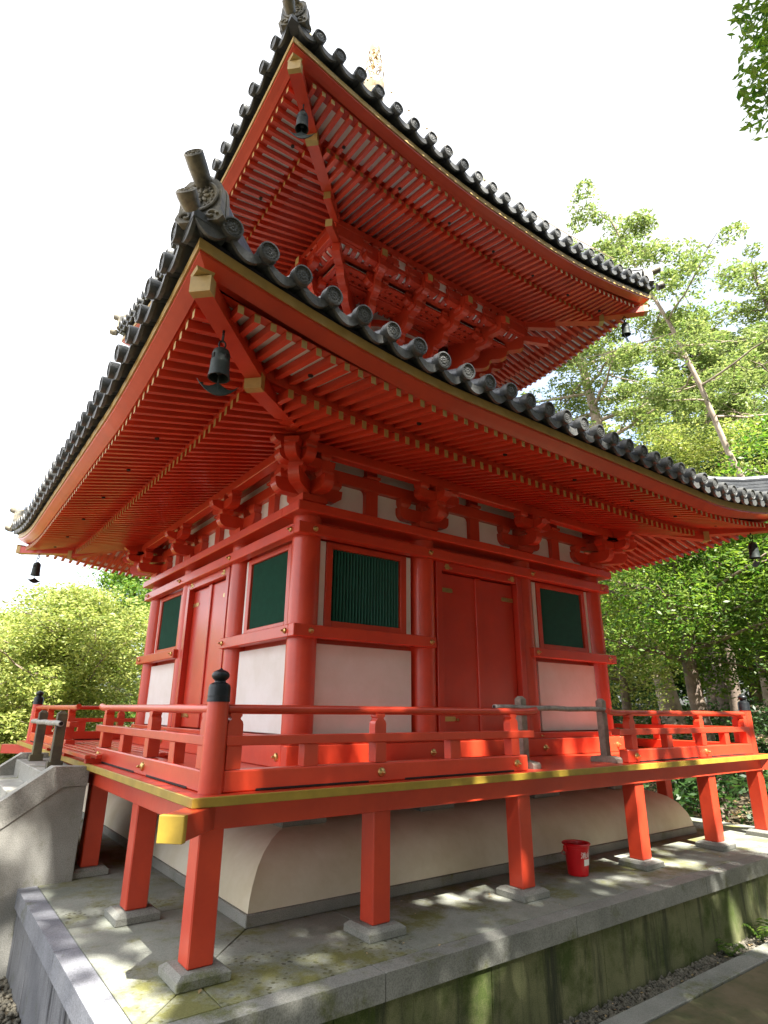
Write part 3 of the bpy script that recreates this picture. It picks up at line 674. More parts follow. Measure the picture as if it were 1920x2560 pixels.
for i in range(-21, 22):
    x = i*.108
    if abs(x) < 1.6: g.add([(x+s_*.031, -y, z+dz) for s_ in (-1, 1) for y, z in cv for dz in (-.012, .02)], [(2*i_, 2*n+2*i_, 2*n+2*i_+2, 2*i_+2) for i_ in range(n-1)]+[(2*i_, 2*i_+2, 2*i_+3, 2*i_+1) for i_ in range(n-1)]+[(2*n+2*i_, 2*n+2*i_+1, 2*n+2*i_+3, 2*n+2*i_+2) for i_ in range(n-1)])
g.build('cove_ribs', RED, o); rot4(o)
mb = MB(); mb.box(-1.5, 1.5, -1.5, 1.5, 5.62, 5.7); mb.build('upper_ceiling', RED, PG)

# ---- spire
mb = MB(); mb.box(-.42, .42, -.42, .42, 7.55, 7.95, .02); mb.lathe([(.34, 7.95), (.36, 8.0), (.30, 8.2), (.14, 8.32), (.30, 8.42), (.33, 8.5)], None, 24)
mb.tube([(0, 0, 7.6), (0, 0, 12.3)], .035, 10)
for i in range(9):
    z = 8.7+i*.24; r = .27-.012*i
    mb.lathe([(r-.04, z), (r, z+.01), (r, z+.06), (r-.04, z+.07), (r-.04, z)], None, 24); mb.lathe([(.06, z), (.06, z+.07)], None, 10)
    for a in range(4): mb.box(-.02, .02, -r+.02, r-.02, z+.02, z+.05, .002, M=Matrix.Rotation(a*PI/4, 4, 'Z'))
mb.lathe([(.04, 10.82), (.17, 10.88), (.185, 10.98), (.15, 11.04), (.19, 11.12), (.20, 11.22), (.15, 11.32), (.08, 11.36)], None, 24)
for i, (z, r, rr) in enumerate(((11.44, .15, .085), (11.72, .125, .075), (11.96, .10, .065))):
    mb.ball((0, 0, z), .07, 2)
    for a in range(8):
        an = a*PI/4+i*.39; c = Vector((math.cos(an)*r, math.sin(an)*r, z)); t_ = Vector((-math.sin(an), math.cos(an), 0)); o_ = Vector((math.cos(an)*.25, math.sin(an)*.25, 1)).normalized()
        mb.tube([c+(t_*math.cos(b_)*rr*.72+o_*math.sin(b_)*rr*1.25) for b_ in np.linspace(0, 2*PI, 13)], .011, 6, cap=False)
mb.lathe([(.05, 12.03), (.10, 12.10), (.11, 12.2), (.085, 12.26), (.03, 12.28), (.012, 12.34), (.014, 12.40), (.028, 12.44), (.02, 12.48), (1e-6, 12.53)], None, 18)
sp = mb.build('spire', SPG, PG)
for k in range(4):
    mb = MB(); A = Vector((-.12, -.12, 11.3)); B = Vector((-2.75, -2.75, 6.75)); pts = [A.lerp(B, t)+Vector((0, 0, -.9*math.sin(t*PI)*.5)) for t in np.linspace(0, 1, 24)]
    pts = [R4(k, p) for p in pts]; mb.tube(pts, .007, 5)
    for p in pts[1:-1:2]: mb.ball((p[0], p[1], p[2]-.03), .024, 1, (1, 1, 1.4))
    mb.build('spire_chain', SPG, PG)

# ---- veranda: deck, yellow edge, beams, posts, railings
V_ = 3.444
mb = MB(); nb = 34
for i in range(nb):   # deck boards run outwards on each side
    pass
def deck(k):
    mb = MB(); n = 44
    for i in range(n):
        a = -V_+.012+(2*V_-.024)*i/n; b = -V_+.012+(2*V_-.024)*(i+1)/n-.0022
        ya = V_-.012; yi = 2.0
        # trapezoid clipped by the mitre
        c = [(a, -ya), (b, -ya), (b, -max(yi, abs(b))), (a, -max(yi, abs(a)))]
        if max(yi, abs(a)) >= ya-.001 and max(yi, abs(b)) >= ya-.001: continue
        mb.hexa([R4(k, (x, y, ZF-.04)) for x, y in c], [R4(k, (x, y, ZF)) for x, y in c])
    return mb.build('deck_boards', RED, PG)
for k in range(4): deck(k)
beam('deck_edge', -V_, V_-.014, -V_, -V_+.014, ZF-.048, ZF+.001, .003, EDGE)
beam('veranda_beam', -3.37, 3.23, -3.37, -3.23, ZF-.17, ZF-.049, .004)
beam('veranda_joist', -2.5, 2.4, -2.5, -2.4, ZF-.16, ZF-.049, .004)
for k in range(4):
    Md = Matrix.Rotation(-k*PI/2, 4, 'Z') @ Matrix.Rotation(PI/4, 4, 'Z')
    mb = MB(); mb.box(-5.06, -4.2, -.062, .062, ZF-.165, ZF-.05, .004, M=Md); o = mb.build('corner_beam', RED, PG)
    mb = MB(); mb.box(-5.085, -5.045, -.0655, .0655, ZF-.169, ZF-.046, .003, M=Md); mb.build('beam_end_cap', EDGE, o)
PX = (-3.284, -2.15, -.79, .79, 2.15)
for x in PX:
    for k in range(4):
        p = R4(k, (x, -3.284, 0)); mb = MB(); mb.box(p[0]-.069, p[0]+.069, p[1]-.069, p[1]+.069, ZG+.062, ZF-.165, .007); mb.build('veranda_post', RED, PG)
RY = -3.29
def strut_tall(mb, x, y=RY):
    mb.box(x-.045, x+.045, y-.042, y+.042, -.315, -.19, .003)
    prof = [(.046, -.136), (.046, -.075), (.040, -.058), (.030, -.050), (.0255, -.042), (.030, -.034), (.036, -.030), (.036, -.012)]
    pts = [(x+r, z) for r, z in prof]+[(x-r, z) for r, z in prof[::-1]]
    mb.prism(pts, lambda u, v, w: (u, w, v), y-.034, y+.034)
def railing(s):
    """one half of a side, s=-1 left half, +1 right half"""
    R = empty('railing', parent=PG)
    a = lambda p, q_: sorted((s*p, s*q_))
    x0, x1 = a(3.235, .70); mb = MB(); mb.box(x0, x1, -3.335, -3.235, ZF+.001, -.318, .008); mb.build('base_rail', RED, R)
    for p, q_ in ((3.04, 2.25), (1.95, .87)):
        xx0, xx1 = a(p, q_); mb = MB(); mb.box(xx0, xx1, -3.3375, -3.2335, ZF+.003, ZF+.015, .001); mb.build('rail_gap_shade', DARK, R)  # dark strip stands in for the shaded gap under the rail
    x0, x1 = a(3.235, .60); mb = MB(); mb.box(x0, x1, -3.336, -3.244, -.19, -.136, .004); mb.build('middle_rail', RED, R)
    mb = MB(); xs = [3.23, 2, 1, .62, .56, .51]; mb.tube([(s*x, RY, .008+(.014 if x < .53 else (.005 if x < .6 else 0))) for x in xs], [.027, .027, .027, .027, .029, .026], 16); mb.build('handrail', RED, R)
    for x in (2.15, .83):
        mb = MB(); strut_tall(mb, s*x); mb.build('baluster', RED, R); nail(s*x, -3.335, -.375, .030, R)
    mb = MB(); strut_tall(mb, s*3.185); mb.build('baluster', RED, R)
    for x in (2.68, 1.47):
        mb = MB(); mb.box(s*x-.05, s*x+.05, RY-.036, RY+.036, -.318, -.19, .003); mb.build('short_baluster', RED, R)
    return R
def rot4_tree(o):
    for k in (1, 2, 3): copy_tree(o, PG, rz=-k*PI/2)
rot4_tree(railing(-1)); rot4_tree(railing(1))
mb = MB(); mb.lathe([(.067, ZF+.001), (.064, -.1), (.061, .07)], Matrix.Translation((RY, RY, 0)), 28); cp = mb.build('corner_post', RED, PG)
mb = MB(); mb.lathe([(.066, .048), (.066, .058), (.064, .062), (.064, .078), (.0655, .080), (.064, .084), (.063, .125), (.058, .142), (.044, .152), (.034, .156), (.031, .163), (.036, .170), (.044, .176), (.051, .188), (.050, .202), (.042, .214), (.028, .222), (.012, .228), (.006, .234), (1e-6, .238)], Matrix.Translation((RY, RY, 0)), 28); mb.build('post_finial', BLK, cp)
rot4_tree(cp)

# ---- white plaster mound below
mb = MB(); prof = [(2.755, -1.215), (2.745, -1.15), (2.72, -1.08), (2.66, -.98), (2.58, -.915), (2.47, -.865), (2.3, -.83), (2.05, -.805), (1.6, -.80)]
n = len(prof); V = []
for r, z in prof:
    for sx, sy in ((-1, -1), (1, -1), (1, 1), (-1, 1)): V.append((sx*r, sy*r, z))
Fc = []
# separate vertices per side keep the hip edge crisp
for sd in range(4):
    vs = [V[i*4+sd] for i in range(n)]+[V[i*4+(sd+1) % 4] for i in range(n)]
    mb.add(vs, [(i, n+i, n+i+1, i+1) for i in range(n-1)], 0, True)
mb.add([V[(n-1)*4+j] for j in range(4)], [(0, 1, 2, 3)]); mo = mb.build('mound', PLAST, PG)
mb = MB(); 
for sx in (0,): mb.box(-2.775, 2.775, -2.775, 2.775, ZG+.001, -1.216, .006)
mb.build('mound_edge_stone', GR_A, mo)
for k in range(4):
    for x in (-2.12, -.756, .756):
        p = R4(k, (x, -2.12, 0)); mb = MB(); mb.box(p[0]-.2, p[0]+.2, p[1]-.2, p[1]+.2, -.83, -.72, .01); mb.build('pillar_stone', GR_A, PG)
mb = MB(); mb.box(-2.0, 2.0, -2.0, 2.0, -.8, ZF-.05); mb.build('floor_core', DARK, PG)

# ================================================================== PLATFORM
PF = tag(empty('stone_platform', (0, 0, ZG)), 'low granite platform with mossy sides carrying the pagoda', 'platform')
def pf(mb, name, m): 
    o = mb.build(name, m, PF); o.matrix_parent_inverse = Matrix.Translation((0, 0, -ZG)); return o
P2 = 3.80; PI_ = 3.665
GZ = -1.86
# paving: mitred rings of big slabs with fine joints, laid as real separate slabs
SLABS = []
def slab(poly, m, z1=ZG, z0=ZG-.08, g=.0035, jit=.0):
    c = Vector((sum(p[0] for p in poly)/len(poly), sum(p[1] for p in poly)/len(poly)))
    q_ = []
    n = len(poly)
    for i in range(n):
        p0, p1, p2 = Vector(poly[i-1]), Vector(poly[i]), Vector(poly[(i+1) % n])
        e1 = (p1-p0).normalized(); e2 = (p2-p1).normalized(); n1 = Vector((-e1.y, e1.x)); n2 = Vector((-e2.y, e2.x))
        if n1.dot(c-p1) < 0: n1 = -n1
        if n2.dot(c-p1) < 0: n2 = -n2
        b_ = (n1+n2); b_ = b_/max(.3, b_.dot(n1)); q_.append(p1+b_*g)
    mb = MB(); inner = [p+(c-p).normalized()*.004 for p in q_]
    k = len(q_); vs = [(p.x, p.y, z0) for p in q_]+[(p.x, p.y, z1-.003) for p in q_]+[(p.x, p.y, z1) for p in inner]
    mb.add(vs, [tuple(range(2*k, 3*k))]+[(i, (i+1) % k, k+(i+1) % k, k+i) for i in range(k)]+[(k+i, k+(i+1) % k, 2*k+(i+1) % k, 2*k+i) for i in range(k)])
    return pf(mb, 'paving_slab' if m is SLAB else 'edge_stone', m)
for k in range(4):
    xs = [-PI_, -3.29, -2.13, -.72, .72, 2.13, 3.29, PI_]
    yi, yo = 2.70, PI_
    cuts = [-3.29, -2.13, -.72, .72, 2.13, 3.29]
    pieces = [[(-yi, -yi), (-2.13, -yi), (-2.13, -yo), (-3.29, -yo), (-3.0, -3.0)]]
    R = lambda P: [R4(k, (x, y, 0))[:2] for x, y in P]
    slab(R([(-yi, -yi), (-2.13, -yi), (-2.13, -yo), (-3.29, -yo), (-3.29, -3.29)]), SLAB)
    slab(R([(yi, -yi), (3.29, -3.29), (3.29, -yo), (2.13, -yo), (2.13, -yi)]), SLAB)
    slab(R([(-3.29, -3.29), (-3.29, -yo), (-yo, -yo)]), SLAB); slab(R([(3.29, -3.29), (yo, -yo), (3.29, -yo)]), SLAB)
    for a, b in ((-2.13, -.72), (-.72, .72), (.72, 2.13)): slab(R([(a, -yi), (b, -yi), (b, -yo), (a, -yo)]), SLAB)
    # edge stones with joints
    js = [-P2, -2.45, -.85, .9, 2.5, P2]
    for i in range(5):
        a, b = js[i], js[i+1]
        ia = max(a, -PI_) if i == 0 else a; ib = min(b, PI_) if i == 4 else b
        slab(R([(a, -P2), (b, -P2), (ib, -PI_), (ia, -PI_)]), GR_A if k in (0, 3) else GR_B, ZG+.0, ZG-.125, .003)
mb = MB(); mb.box(-3.76, 3.75, -3.76, 3.75, GZ-.3, ZG-.10, .003)
mb.v = [(v[0], v[1]+.0, v[2]) for v in mb.v]
mb.build('platform_core', GR_L, PF).matrix_parent_inverse = Matrix.Translation((0, 0, -ZG))
js = [-3.76, -2.75, -1.65, -.55, .55, 1.65, 2.75, 3.7605]
for i in range(7):
    mb = MB(); mb.box(js[i]+.002, js[i+1]-.002, -3.775, -3.74, GZ-.25, ZG-.127, .004); pf(mb, 'wall_slab', GR_M)
    mb = MB(); mb.box(-3.775, -3.74, js[i]+.002, js[i+1]-.002, GZ-.25, ZG-.127, .004); pf(mb, 'wall_slab', GR_L)
for x in PX:
    for k in range(4):
        p = R4(k, (x, -3.284, 0)); mb = MB(); a, b = .140, .110; h = .062
        mb.box(p[0]-a, p[0]+a, p[1]-a, p[1]+a, ZG+.001, ZG+.045, .004)
        P = [(p[0]+sx*r, p[1]+sy*r, z) for z, r in ((ZG+.044, a-.004), (ZG+h, b)) for sx, sy in ((-1, -1), (1, -1), (1, 1), (-1, 1))]
        mb.add(P, [(4, 5, 6, 7)]+[(j, (j+1) % 4, 4+(j+1) % 4, 4+j) for j in range(4)]); pf(mb, 'foundation_stone', GR_A)

# ================================================================== STAIRS on the left side
ST = tag(empty('stone_staircase', (-4.2, 0, GZ)), 'pale granite staircase with thick sloping side walls on the left of the veranda', 'stairs')
def stb(mb, name, m): o = mb.build(name, m, ST); o.matrix_parent_inverse = Matrix.Translation((4.2, 0, -GZ)); return o
for s in (-1, 1):
    out = [(-3.42, -.455), (-3.69, -.445), (-5.55, -1.76), (-5.75, -1.78), (-5.75, -1.93), (-5.50, -1.93), (-3.60, -.60), (-3.42, -.60)]
    mb = MB(); mb.prism(out, lambda u, v, w: (u, w, v), s*.845, s*.985)
    if s < 0: mb.prism([(-3.425, -.603), (-3.60, -.603), (-5.50, -1.933), (-5.50, -2.1), (-3.425, -2.1)], lambda u, v, w: (u, w, v), s*.855, s*.975)
    else: mb.prism([(-3.425, -.603), (-3.60, -.603), (-5.50, -1.933), (-5.50, -2.1), (-3.425, -2.1)], lambda u, v, w: (u, w, v), s*.855, s*.975)
    stb(mb, 'side_wall', GR_S)
mb = MB(); mb.box(-4.2, -4.196, -.989, -.85, -2.1, -1.0, .0005); stb(mb, 'wall_joint', DARK)
for i in range(9):
    mb = MB(); x1 = -3.42 if i == 0 else -3.74-.20*(i-1); x0 = -3.74-.20*i; z = -.50-.15*i
    mb.box(x0, x1+.01, -.84, .84, GZ-.2, z, .008); stb(mb, 'step', GR_S)

# ================================================================== BELLS
def make_bell(loc, rz, sc=1.):
    B = empty('wind_bell', loc, rz)
    mb = MB(); ring = [(0, .026*math.cos(a), .0+.026*math.sin(a)-.02) for a in np.linspace(0, 2*PI, 13)]; mb.tube(ring, .006, 6, cap=False)
    mb.tube([(0, 0, .03), (0, 0, .0)], .008, 6); mb.tube([(.02*math.cos(a), 0, -.072+.028*math.sin(a)) for a in np.linspace(0, 2*PI, 13)], .006, 6, cap=False); mb.build('hook', BLK, B)
    mb = MB(); mb.lathe([(.012, -.098), (.03, -.104), (.047, -.118), (.054, -.14), (.0555, -.145), (.054, -.15), (.057, -.20), (.0585, -.205), (.0575, -.212), (.061, -.27), (.067, -.305), (.060, -.305), (.05, -.16)], None, 20)
    for a in range(4):
        M0 = Matrix.Rotation(a*PI/2+.5, 4, 'Z'); mb.box(-.012, .012, -.0585, -.050, -.185, -.155, .001, m=1, M=M0)
    mb.build('bell_body', [BRZ, DARK], B)
    mb = MB(); mb.tube([(0, 0, -.12), (0, 0, -.39)], .005, 6); mb.ball((0, 0, -.26), .022)
    top = []; N_ = 16
    for i in range(N_+1):
        u = -1+2*i/N_; top.append((u*.125, -.385+.05*u*u+.022*math.cos(u*PI*1.0)*(1-abs(u))*2))
    bot = [(.125-.25*i/N_, -.388+.05-.085*(1-(1-2*i/N_)**2)) for i in range(N_+1)]
    pts = top+bot[1:-1]
    mb.prism(pts, lambda u, v, w: (u, w, v), -.004, .004); mb.build('wind_catcher', BRZ, B)
    B.scale = (sc, sc, sc)
    return B
b0 = make_bell((-3.60, -3.60, 2.215), -PI/4+.55)
tag(b0, 'large verdigris wind bell hanging under the nearest lower roof corner', 'wind bell', 'wind bells at the roof corners')
for loc, rz, lab in (((-3.60, 3.60, 2.215), .35, 'small dark wind bell silhouetted against white sky at the far left lower roof corner'),
                     ((3.60, -3.60, 2.215), .9, 'dark wind bell under the lower roof corner at the right edge of the picture'),
                     ((-2.76, -2.76, 5.675), -.5, 'dark wind bell high under the nearest corner of the upper roof'),
                     ((2.76, -2.76, 5.675), .2, 'small wind bell under the right corner of the upper roof, before pale foliage')):
    b = copy_tree(b0, None, loc, rz); b['label'] = lab

# ================================================================== BARRIERS, BUCKET, DUCKBOARD
def barrier(name, post_pts, z0, ztop, zp, pole, foot_dir, mw, mp, w=.036, lab='', group=None, footm=None, along='x'):
    B = empty(name, (sum(p[0] for p in post_pts)/2, sum(p[1] for p in post_pts)/2, z0)); inv = Matrix.Translation(-Vector(B.location))
    for (x, y) in post_pts:
        mb = MB(); mb.box(x-w, x+w, y-w, y+w, z0+.05, ztop-.02, .004)
        P = [(x+sx*r, y+sy*r, z) for z, r in ((ztop-.022, w-.004), (ztop, w*.4)) for sx, sy in ((-1, -1), (1, -1), (1, 1), (-1, 1))]
        mb.add(P, [(4, 5, 6, 7)]+[(j, (j+1) % 4, 4+(j+1) % 4, 4+j) for j in range(4)])
        o = mb.build('post', mw, B); o.matrix_parent_inverse = inv
        f = [(-.06, .0), (.06, 0), (.06, .06), (-.06, .06)] if along == 'y' else [(-.14, .0), (.14, 0), (.14, .03), (.125, .046), (.05, .058), (-.05, .058), (-.125, .046), (-.14, .03)]
        mb = MB()
        if along == 'x': mb.prism([(y+u, z0+.001+v) for u, v in f], lambda u, v, t: (t, u, v), x-.048, x+.048)
        else: mb.prism([(x+u, z0+.001+v) for u, v in f], lambda u, v, t: (u, t, v), y-.048, y+.048)
        o = mb.build('foot', footm or mw, B); o.matrix_parent_inverse = inv
    mb = MB(); a, b = Vector(pole[0]), Vector(pole[1]); d = (b-a).normalized(); n_ = 8
    pts = [a.lerp(b, i/n_)+Vector((0, 0, .004*math.sin(i*2.1))) for i in range(n_+1)]; mb.tube(pts, .022, 14); 
    mb.tube([a-d*.001, a-d*.002], .016, 12, 1); mb.tube([b+d*.001, b+d*.002], .016, 12, 1)
    o = mb.build('pole', [mp, DARK], B); o.matrix_parent_inverse = inv
    return tag(B, lab, 'barrier', group)
barrier('pole_barrier', [(-.515, -3.13), (.645, -3.13)], ZF, .137, .04, [(-.90, -3.13-.055, .042), (.63, -3.13-.045, .036)], 0, WOODG, PIPE,
        lab='weathered grey wooden barrier with pole closing the gap in the front railing')
barrier('pole_barrier', [(-3.61, -.50), (-3.61, .52)], -.50, -.02, -.13, [(-3.655, .80, -.132), (-3.655, -.78, -.122)], 0, WOODD, PIPE, w=.04, along='y',
        lab='dark olive-patched wooden barrier with white pole at the top of the stone stairs')
B = tag(empty('fire_bucket', (.075, -3.14, ZG), .0), 'bright red plastic fire bucket with white lettering standing on the paving', 'bucket')
r0, r1, hh = .084, .104, .238
mb = MB(); mb.lathe([(r0-.004, .001), (r0, .004), (r0+.002, .02), (r1-.004, hh-.035), (r1, hh-.034), (r1+.001, hh-.012), (r1+.012, hh-.008), (r1+.016, hh), (r1+.010, hh+.006), (r1-.002, hh+.002), (r1-.008, hh-.03), (r0-.008, .012), (1e-6, .010)], None, 40); mb.build('bucket_body', BUCK, B)
mb = MB(); ha = 2.9
hp = [Vector((math.cos(ha)*(r1+.018), math.sin(ha)*(r1+.018), hh-.03))+Vector((0, 0, 0))]
for t in np.linspace(0, PI, 15):
    a = ha-(t)*1.0; hp.append(Vector((math.cos(a)*(r1+.020), math.sin(a)*(r1+.020), hh-.035-.075*math.sin(t))))
mb.tube(hp[1:], .0035, 6)
for a in (ha, ha+PI): mb.box(r1+.004, r1+.026, -.014, .014, hh-.055, hh-.012, .003, M=Matrix.Rotation(a, 4, 'Z'))
mb.build('handle', BUCK, B)
# lettering wrapped on the bucket wall, facing the front right
LA = -1.42
def wrap(vs, zc):   # flat (u right, v up) -> cylinder surface, centred on angle LA
    out = []
    for u, v in vs:
        z = zc+v; r = r0+.003+(r1-r0-.006)*(z-.02)/(hh-.055)+.0018; a = LA+u/r; out.append((r*math.cos(a), r*math.sin(a), z))
    return out
cu = bpy.data.curves.new('txt', 'FONT'); cu.body = '消火用'; cu.size = .050; cu.align_x = 'CENTER'; cu.offset = .0007; cu.resolution_u = 2
to = bpy.data.objects.new('txt', cu); COL.objects.link(to); dg = bpy.context.evaluated_depsgraph_get(); me = bpy.data.meshes.new_from_object(to.evaluated_get(dg))
bpy.data.objects.remove(to)
uv = [(v.co.x, v.co.y) for v in me.vertices]; mb = MB(); mb.add(wrap(uv, .142), [tuple(p.vertices) for p in me.polygons]); mb.build('lettering', LABEL, B)
mb = MB(); n_ = 8; uv = [(-.045+.09*i/n_, v) for v in (0, .048) for i in range(n_+1)]; mb.add(wrap(uv, .082), [(i, i+1, n_+2+i, n_+1+i) for i in range(n_)]); mb.build('label_patch', LABEL, B)
D = tag(empty('duckboard', (-3.2, .0, ZF)), 'low red slatted duckboard lying in the left veranda opening', 'duckboard')
mb = MB()
for i in range(9): x = -.30+i*.085; mb.box(x, x+.045, -1.12, 1.12, .045, .075, .003)
mb.build('slats', RED, D)
for y in (-.95, 0, .95):
    mb = MB(); mb.box(-.26, .42, y-.03, y+.03, .001, .044, .002); mb.build('bearer', RED, D)

# ================================================================== GROUND
def hillz(x, y):
    d = math.hypot(x, y); a = max(0, (x+.3*y-7))*.14; l = 0
    return GZ+min(a, 3.0)*.75+(.12*math.sin(x*1.3+.5)*math.cos(y*1.1)+.07*math.sin(x*2.9+y*2.1))*min(1, max(0, (d-6.5)/3))
n = 150; u_ = np.linspace(-1, 1, n+1); g_ = np.sign(u_)*(np.abs(u_)*8+np.abs(u_)**5*290)
V = np.array([(x+1, y, hillz(x+1, y)) for x in g_ for y in g_]); Fq = np.array([(i*(n+1)+j, (i+1)*(n+1)+j, (i+1)*(n+1)+j+1, i*(n+1)+j+1) for i in range(n) for j in range(n)])
tag(fast_mesh('ground', V, Fq, SOIL, None, True), kind='structure')
mb = MB(); mb.box(-40, 60, -16, -4.12, GZ-.2, GZ+.035, .002); tag(mb.build('path', PATHM), kind='structure')
KB = tag(empty('stone_kerb', (0, -4.03, GZ)), 'long granite kerb edging the gravel gutter beside the platform', 'kerb')
for i, x in enumerate(np.arange(-6, 9, 1.0)):
    mb = MB(); mb.box(x+.003, x+.997, -4.115, -3.955, GZ-.1, GZ+.05+random.uniform(-.004, .004), .006); o = mb.build('kerb_stone', GR_A, KB); o.matrix_parent_inverse = Matrix.Translation((0, 4.03, -GZ))
# pebbles
def pebbles(name, x0, x1, y0, y1, z, n, r0_, r1_, m):
    t = np.array([(1, 0, 0), (-1, 0, 0), (0, 1, 0), (0, -1, 0), (0, 0, 1), (0, 0, -1)], float); f = np.array([(0, 2, 4), (2, 1, 4), (1, 3, 4), (3, 0, 4), (2, 0, 5), (1, 2, 5), (3, 1, 5), (0, 3, 5)])
    c = np.stack([RNG.uniform(x0, x1, n), RNG.uniform(y0, y1, n), z+RNG.uniform(0, .02, n)], 1); s = RNG.uniform(r0_, r1_, (n, 1))*RNG.uniform(.6, 1.3, (n, 3)); s[:, 2] *= .7
    a = RNG.uniform(0, 6.28, n); V = t[None]*s[:, None]*(1+RNG.uniform(-.25, .25, (n, 6, 1))); ca, sa = np.cos(a)[:, None], np.sin(a)[:, None]
    X = V[..., 0]*ca-V[..., 1]*sa; Y = V[..., 0]*sa+V[..., 1]*ca; V = np.stack([X, Y, V[..., 2]], 2)+c[:, None]
    F = (f[None]+(np.arange(n)*6)[:, None, None]).reshape(-1, 3)
    return tag(fast_mesh(name, V.reshape(-1, 3), F, m), 'grey pebbles', None, None, 'stuff')
o = pebbles('gutter_gravel', -4.2, 7, -3.955, -3.77, GZ, 9000, .010, .026, GRAV); o['label'] = 'grey and brown gravel filling the gutter between wall and kerb'; o['category'] = 'gravel'
o = pebbles('left_gravel', -5.6, -3.78, -5.2, -.86, GZ, 14000, .012, .028, GRAV); o['label'] = 'grey crushed gravel on the ground left of the platform'; o['category'] = 'gravel'

# ================================================================== FOLIAGE
def leaves(centres, radii, per, size, flat=.75, droop=0.):
    """leaf quads scattered in clusters; returns V,F"""
    C = np.repeat(np.asarray(centres, float), per, 0); R = np.repeat(np.asarray(radii, float), per); n = len(C)
    d = RNG.normal(size=(n, 3)); d /= np.linalg.norm(d, axis=1, keepdims=True); rr = RNG.uniform(.25, 1, n)**.5
    P = C+d*(rr*R)[:, None]*np.array([1, 1, flat])
    P[:, 2] -= droop*R*rr**2
    ax = RNG.normal(size=(n, 3)); ax[:, 2] *= .5; ax /= np.linalg.norm(ax, axis=1, keepdims=True)
    nr = RNG.normal(size=(n, 3))+np.array([0, -.3, 1.1]); sd = np.cross(ax, nr); sd /= np.linalg.norm(sd, axis=1, keepdims=True)
    s = (size*RNG.uniform(.6, 1.3, n))[:, None]
    V = np.stack([P-ax*s, P+sd*s*.42, P+ax*s, P-sd*s*.42], 1).reshape(-1, 3)
    return V, np.arange(n*4).reshape(-1, 4)
def limb(mb, a, b, r0_, r1_, wob, n=6):
    a, b = Vector(a), Vector(b); L = (b-a).length; pts = []
    for i in range(n+1):
        t = i/n; p = a.lerp(b, t); w = math.sin(t*PI)*wob*L
        pts.append(p+Vector((random.uniform(-1, 1), random.uniform(-1, 1), random.uniform(-.5, .5)))*w*.5)
    mb.tube(pts, [r0_+(r1_-r0_)*i/n for i in range(n+1)], 8); return pts
def tree(name, label, group, x, y, top, r, crown_z0, kind='broad', leafm=None, bark=None, size=.09, per=90, ncl=60, lean=(0, 0), trunk=.16, seed=0, z0=None, cat='tree', rs=1.):
    random.seed(seed); z0 = hillz(x, y)-.1 if z0 is None else z0
    T = tag(empty(name, (x, y, z0)), label, cat, group); H = top-z0; lx, ly = lean
    tp = [Vector((lx*t+random.uniform(-.06, .06)*t*3, ly*t+random.uniform(-.06, .06)*t*3, H*.93*t)) for t in np.linspace(0, 1, 9)]
    mb = MB(); mb.tube(tp, [trunk*(1.25 if i == 0 else 1)*(1-i/9*.82) for i in range(9)], 12)
    def at(t): t = max(0, min(.9999, t))*8; i = int(t); return tp[i].lerp(tp[i+1], t-i)
    cz = (crown_z0-z0)/H; C = []; Rr = []; nb = max(8, ncl//5)
    for i in range(nb):
        t = cz+(1-cz)*((i+.5)/nb)**.9; s = at(t*.93/.93); a = i*2.4+random.uniform(-.4, .4)
        u = (t-cz)/(1-cz)
        if kind == 'pine': L = r*(1.05-.62*u)*random.uniform(.55, 1.2); dz = L*random.uniform(-.05, .22)
        else: L = r*math.sqrt(max(.1, 1-(2*u-.85)**2*.75))*random.uniform(.6, 1.1); dz = L*random.uniform(.1, .5)
        e = s+Vector((math.cos(a)*L, math.sin(a)*L, dz)); rb = trunk*.32*(1-.6*u)
        pts = limb(mb, s, e, rb, rb*.25, .07)
        m = max(3, ncl//nb)
        for j in range(m):
            q_ = pts[min(6, 2+int(j*4.9/m))].copy(); off = Vector((random.uniform(-1, 1), random.uniform(-1, 1), random.uniform(-.35, .45)))*L*.36
            c = q_+off; limb(mb, q_, c, rb*.35, rb*.1, .08, 3)
            C.append(c); Rr.append(rs*(r*random.uniform(.09, .21) if kind == 'pine' else r*random.uniform(.17, .33)))
    mb.build('trunk', bark or BARK, T)
    V, F = leaves([tuple(c) for c in C], Rr, per, size, .45 if kind == 'pine' else .7, .25 if kind == 'pine' else .1)
    fast_mesh('crown', V, F, leafm or LF_M, T)
    return T
GR_R = 'trees in the wood to the right'; GR_Lf = 'leafy trees beyond the veranda on the left'
def pol(az, d): a = math.radians(az); return CX+d*math.sin(a), CY+d*math.cos(a)
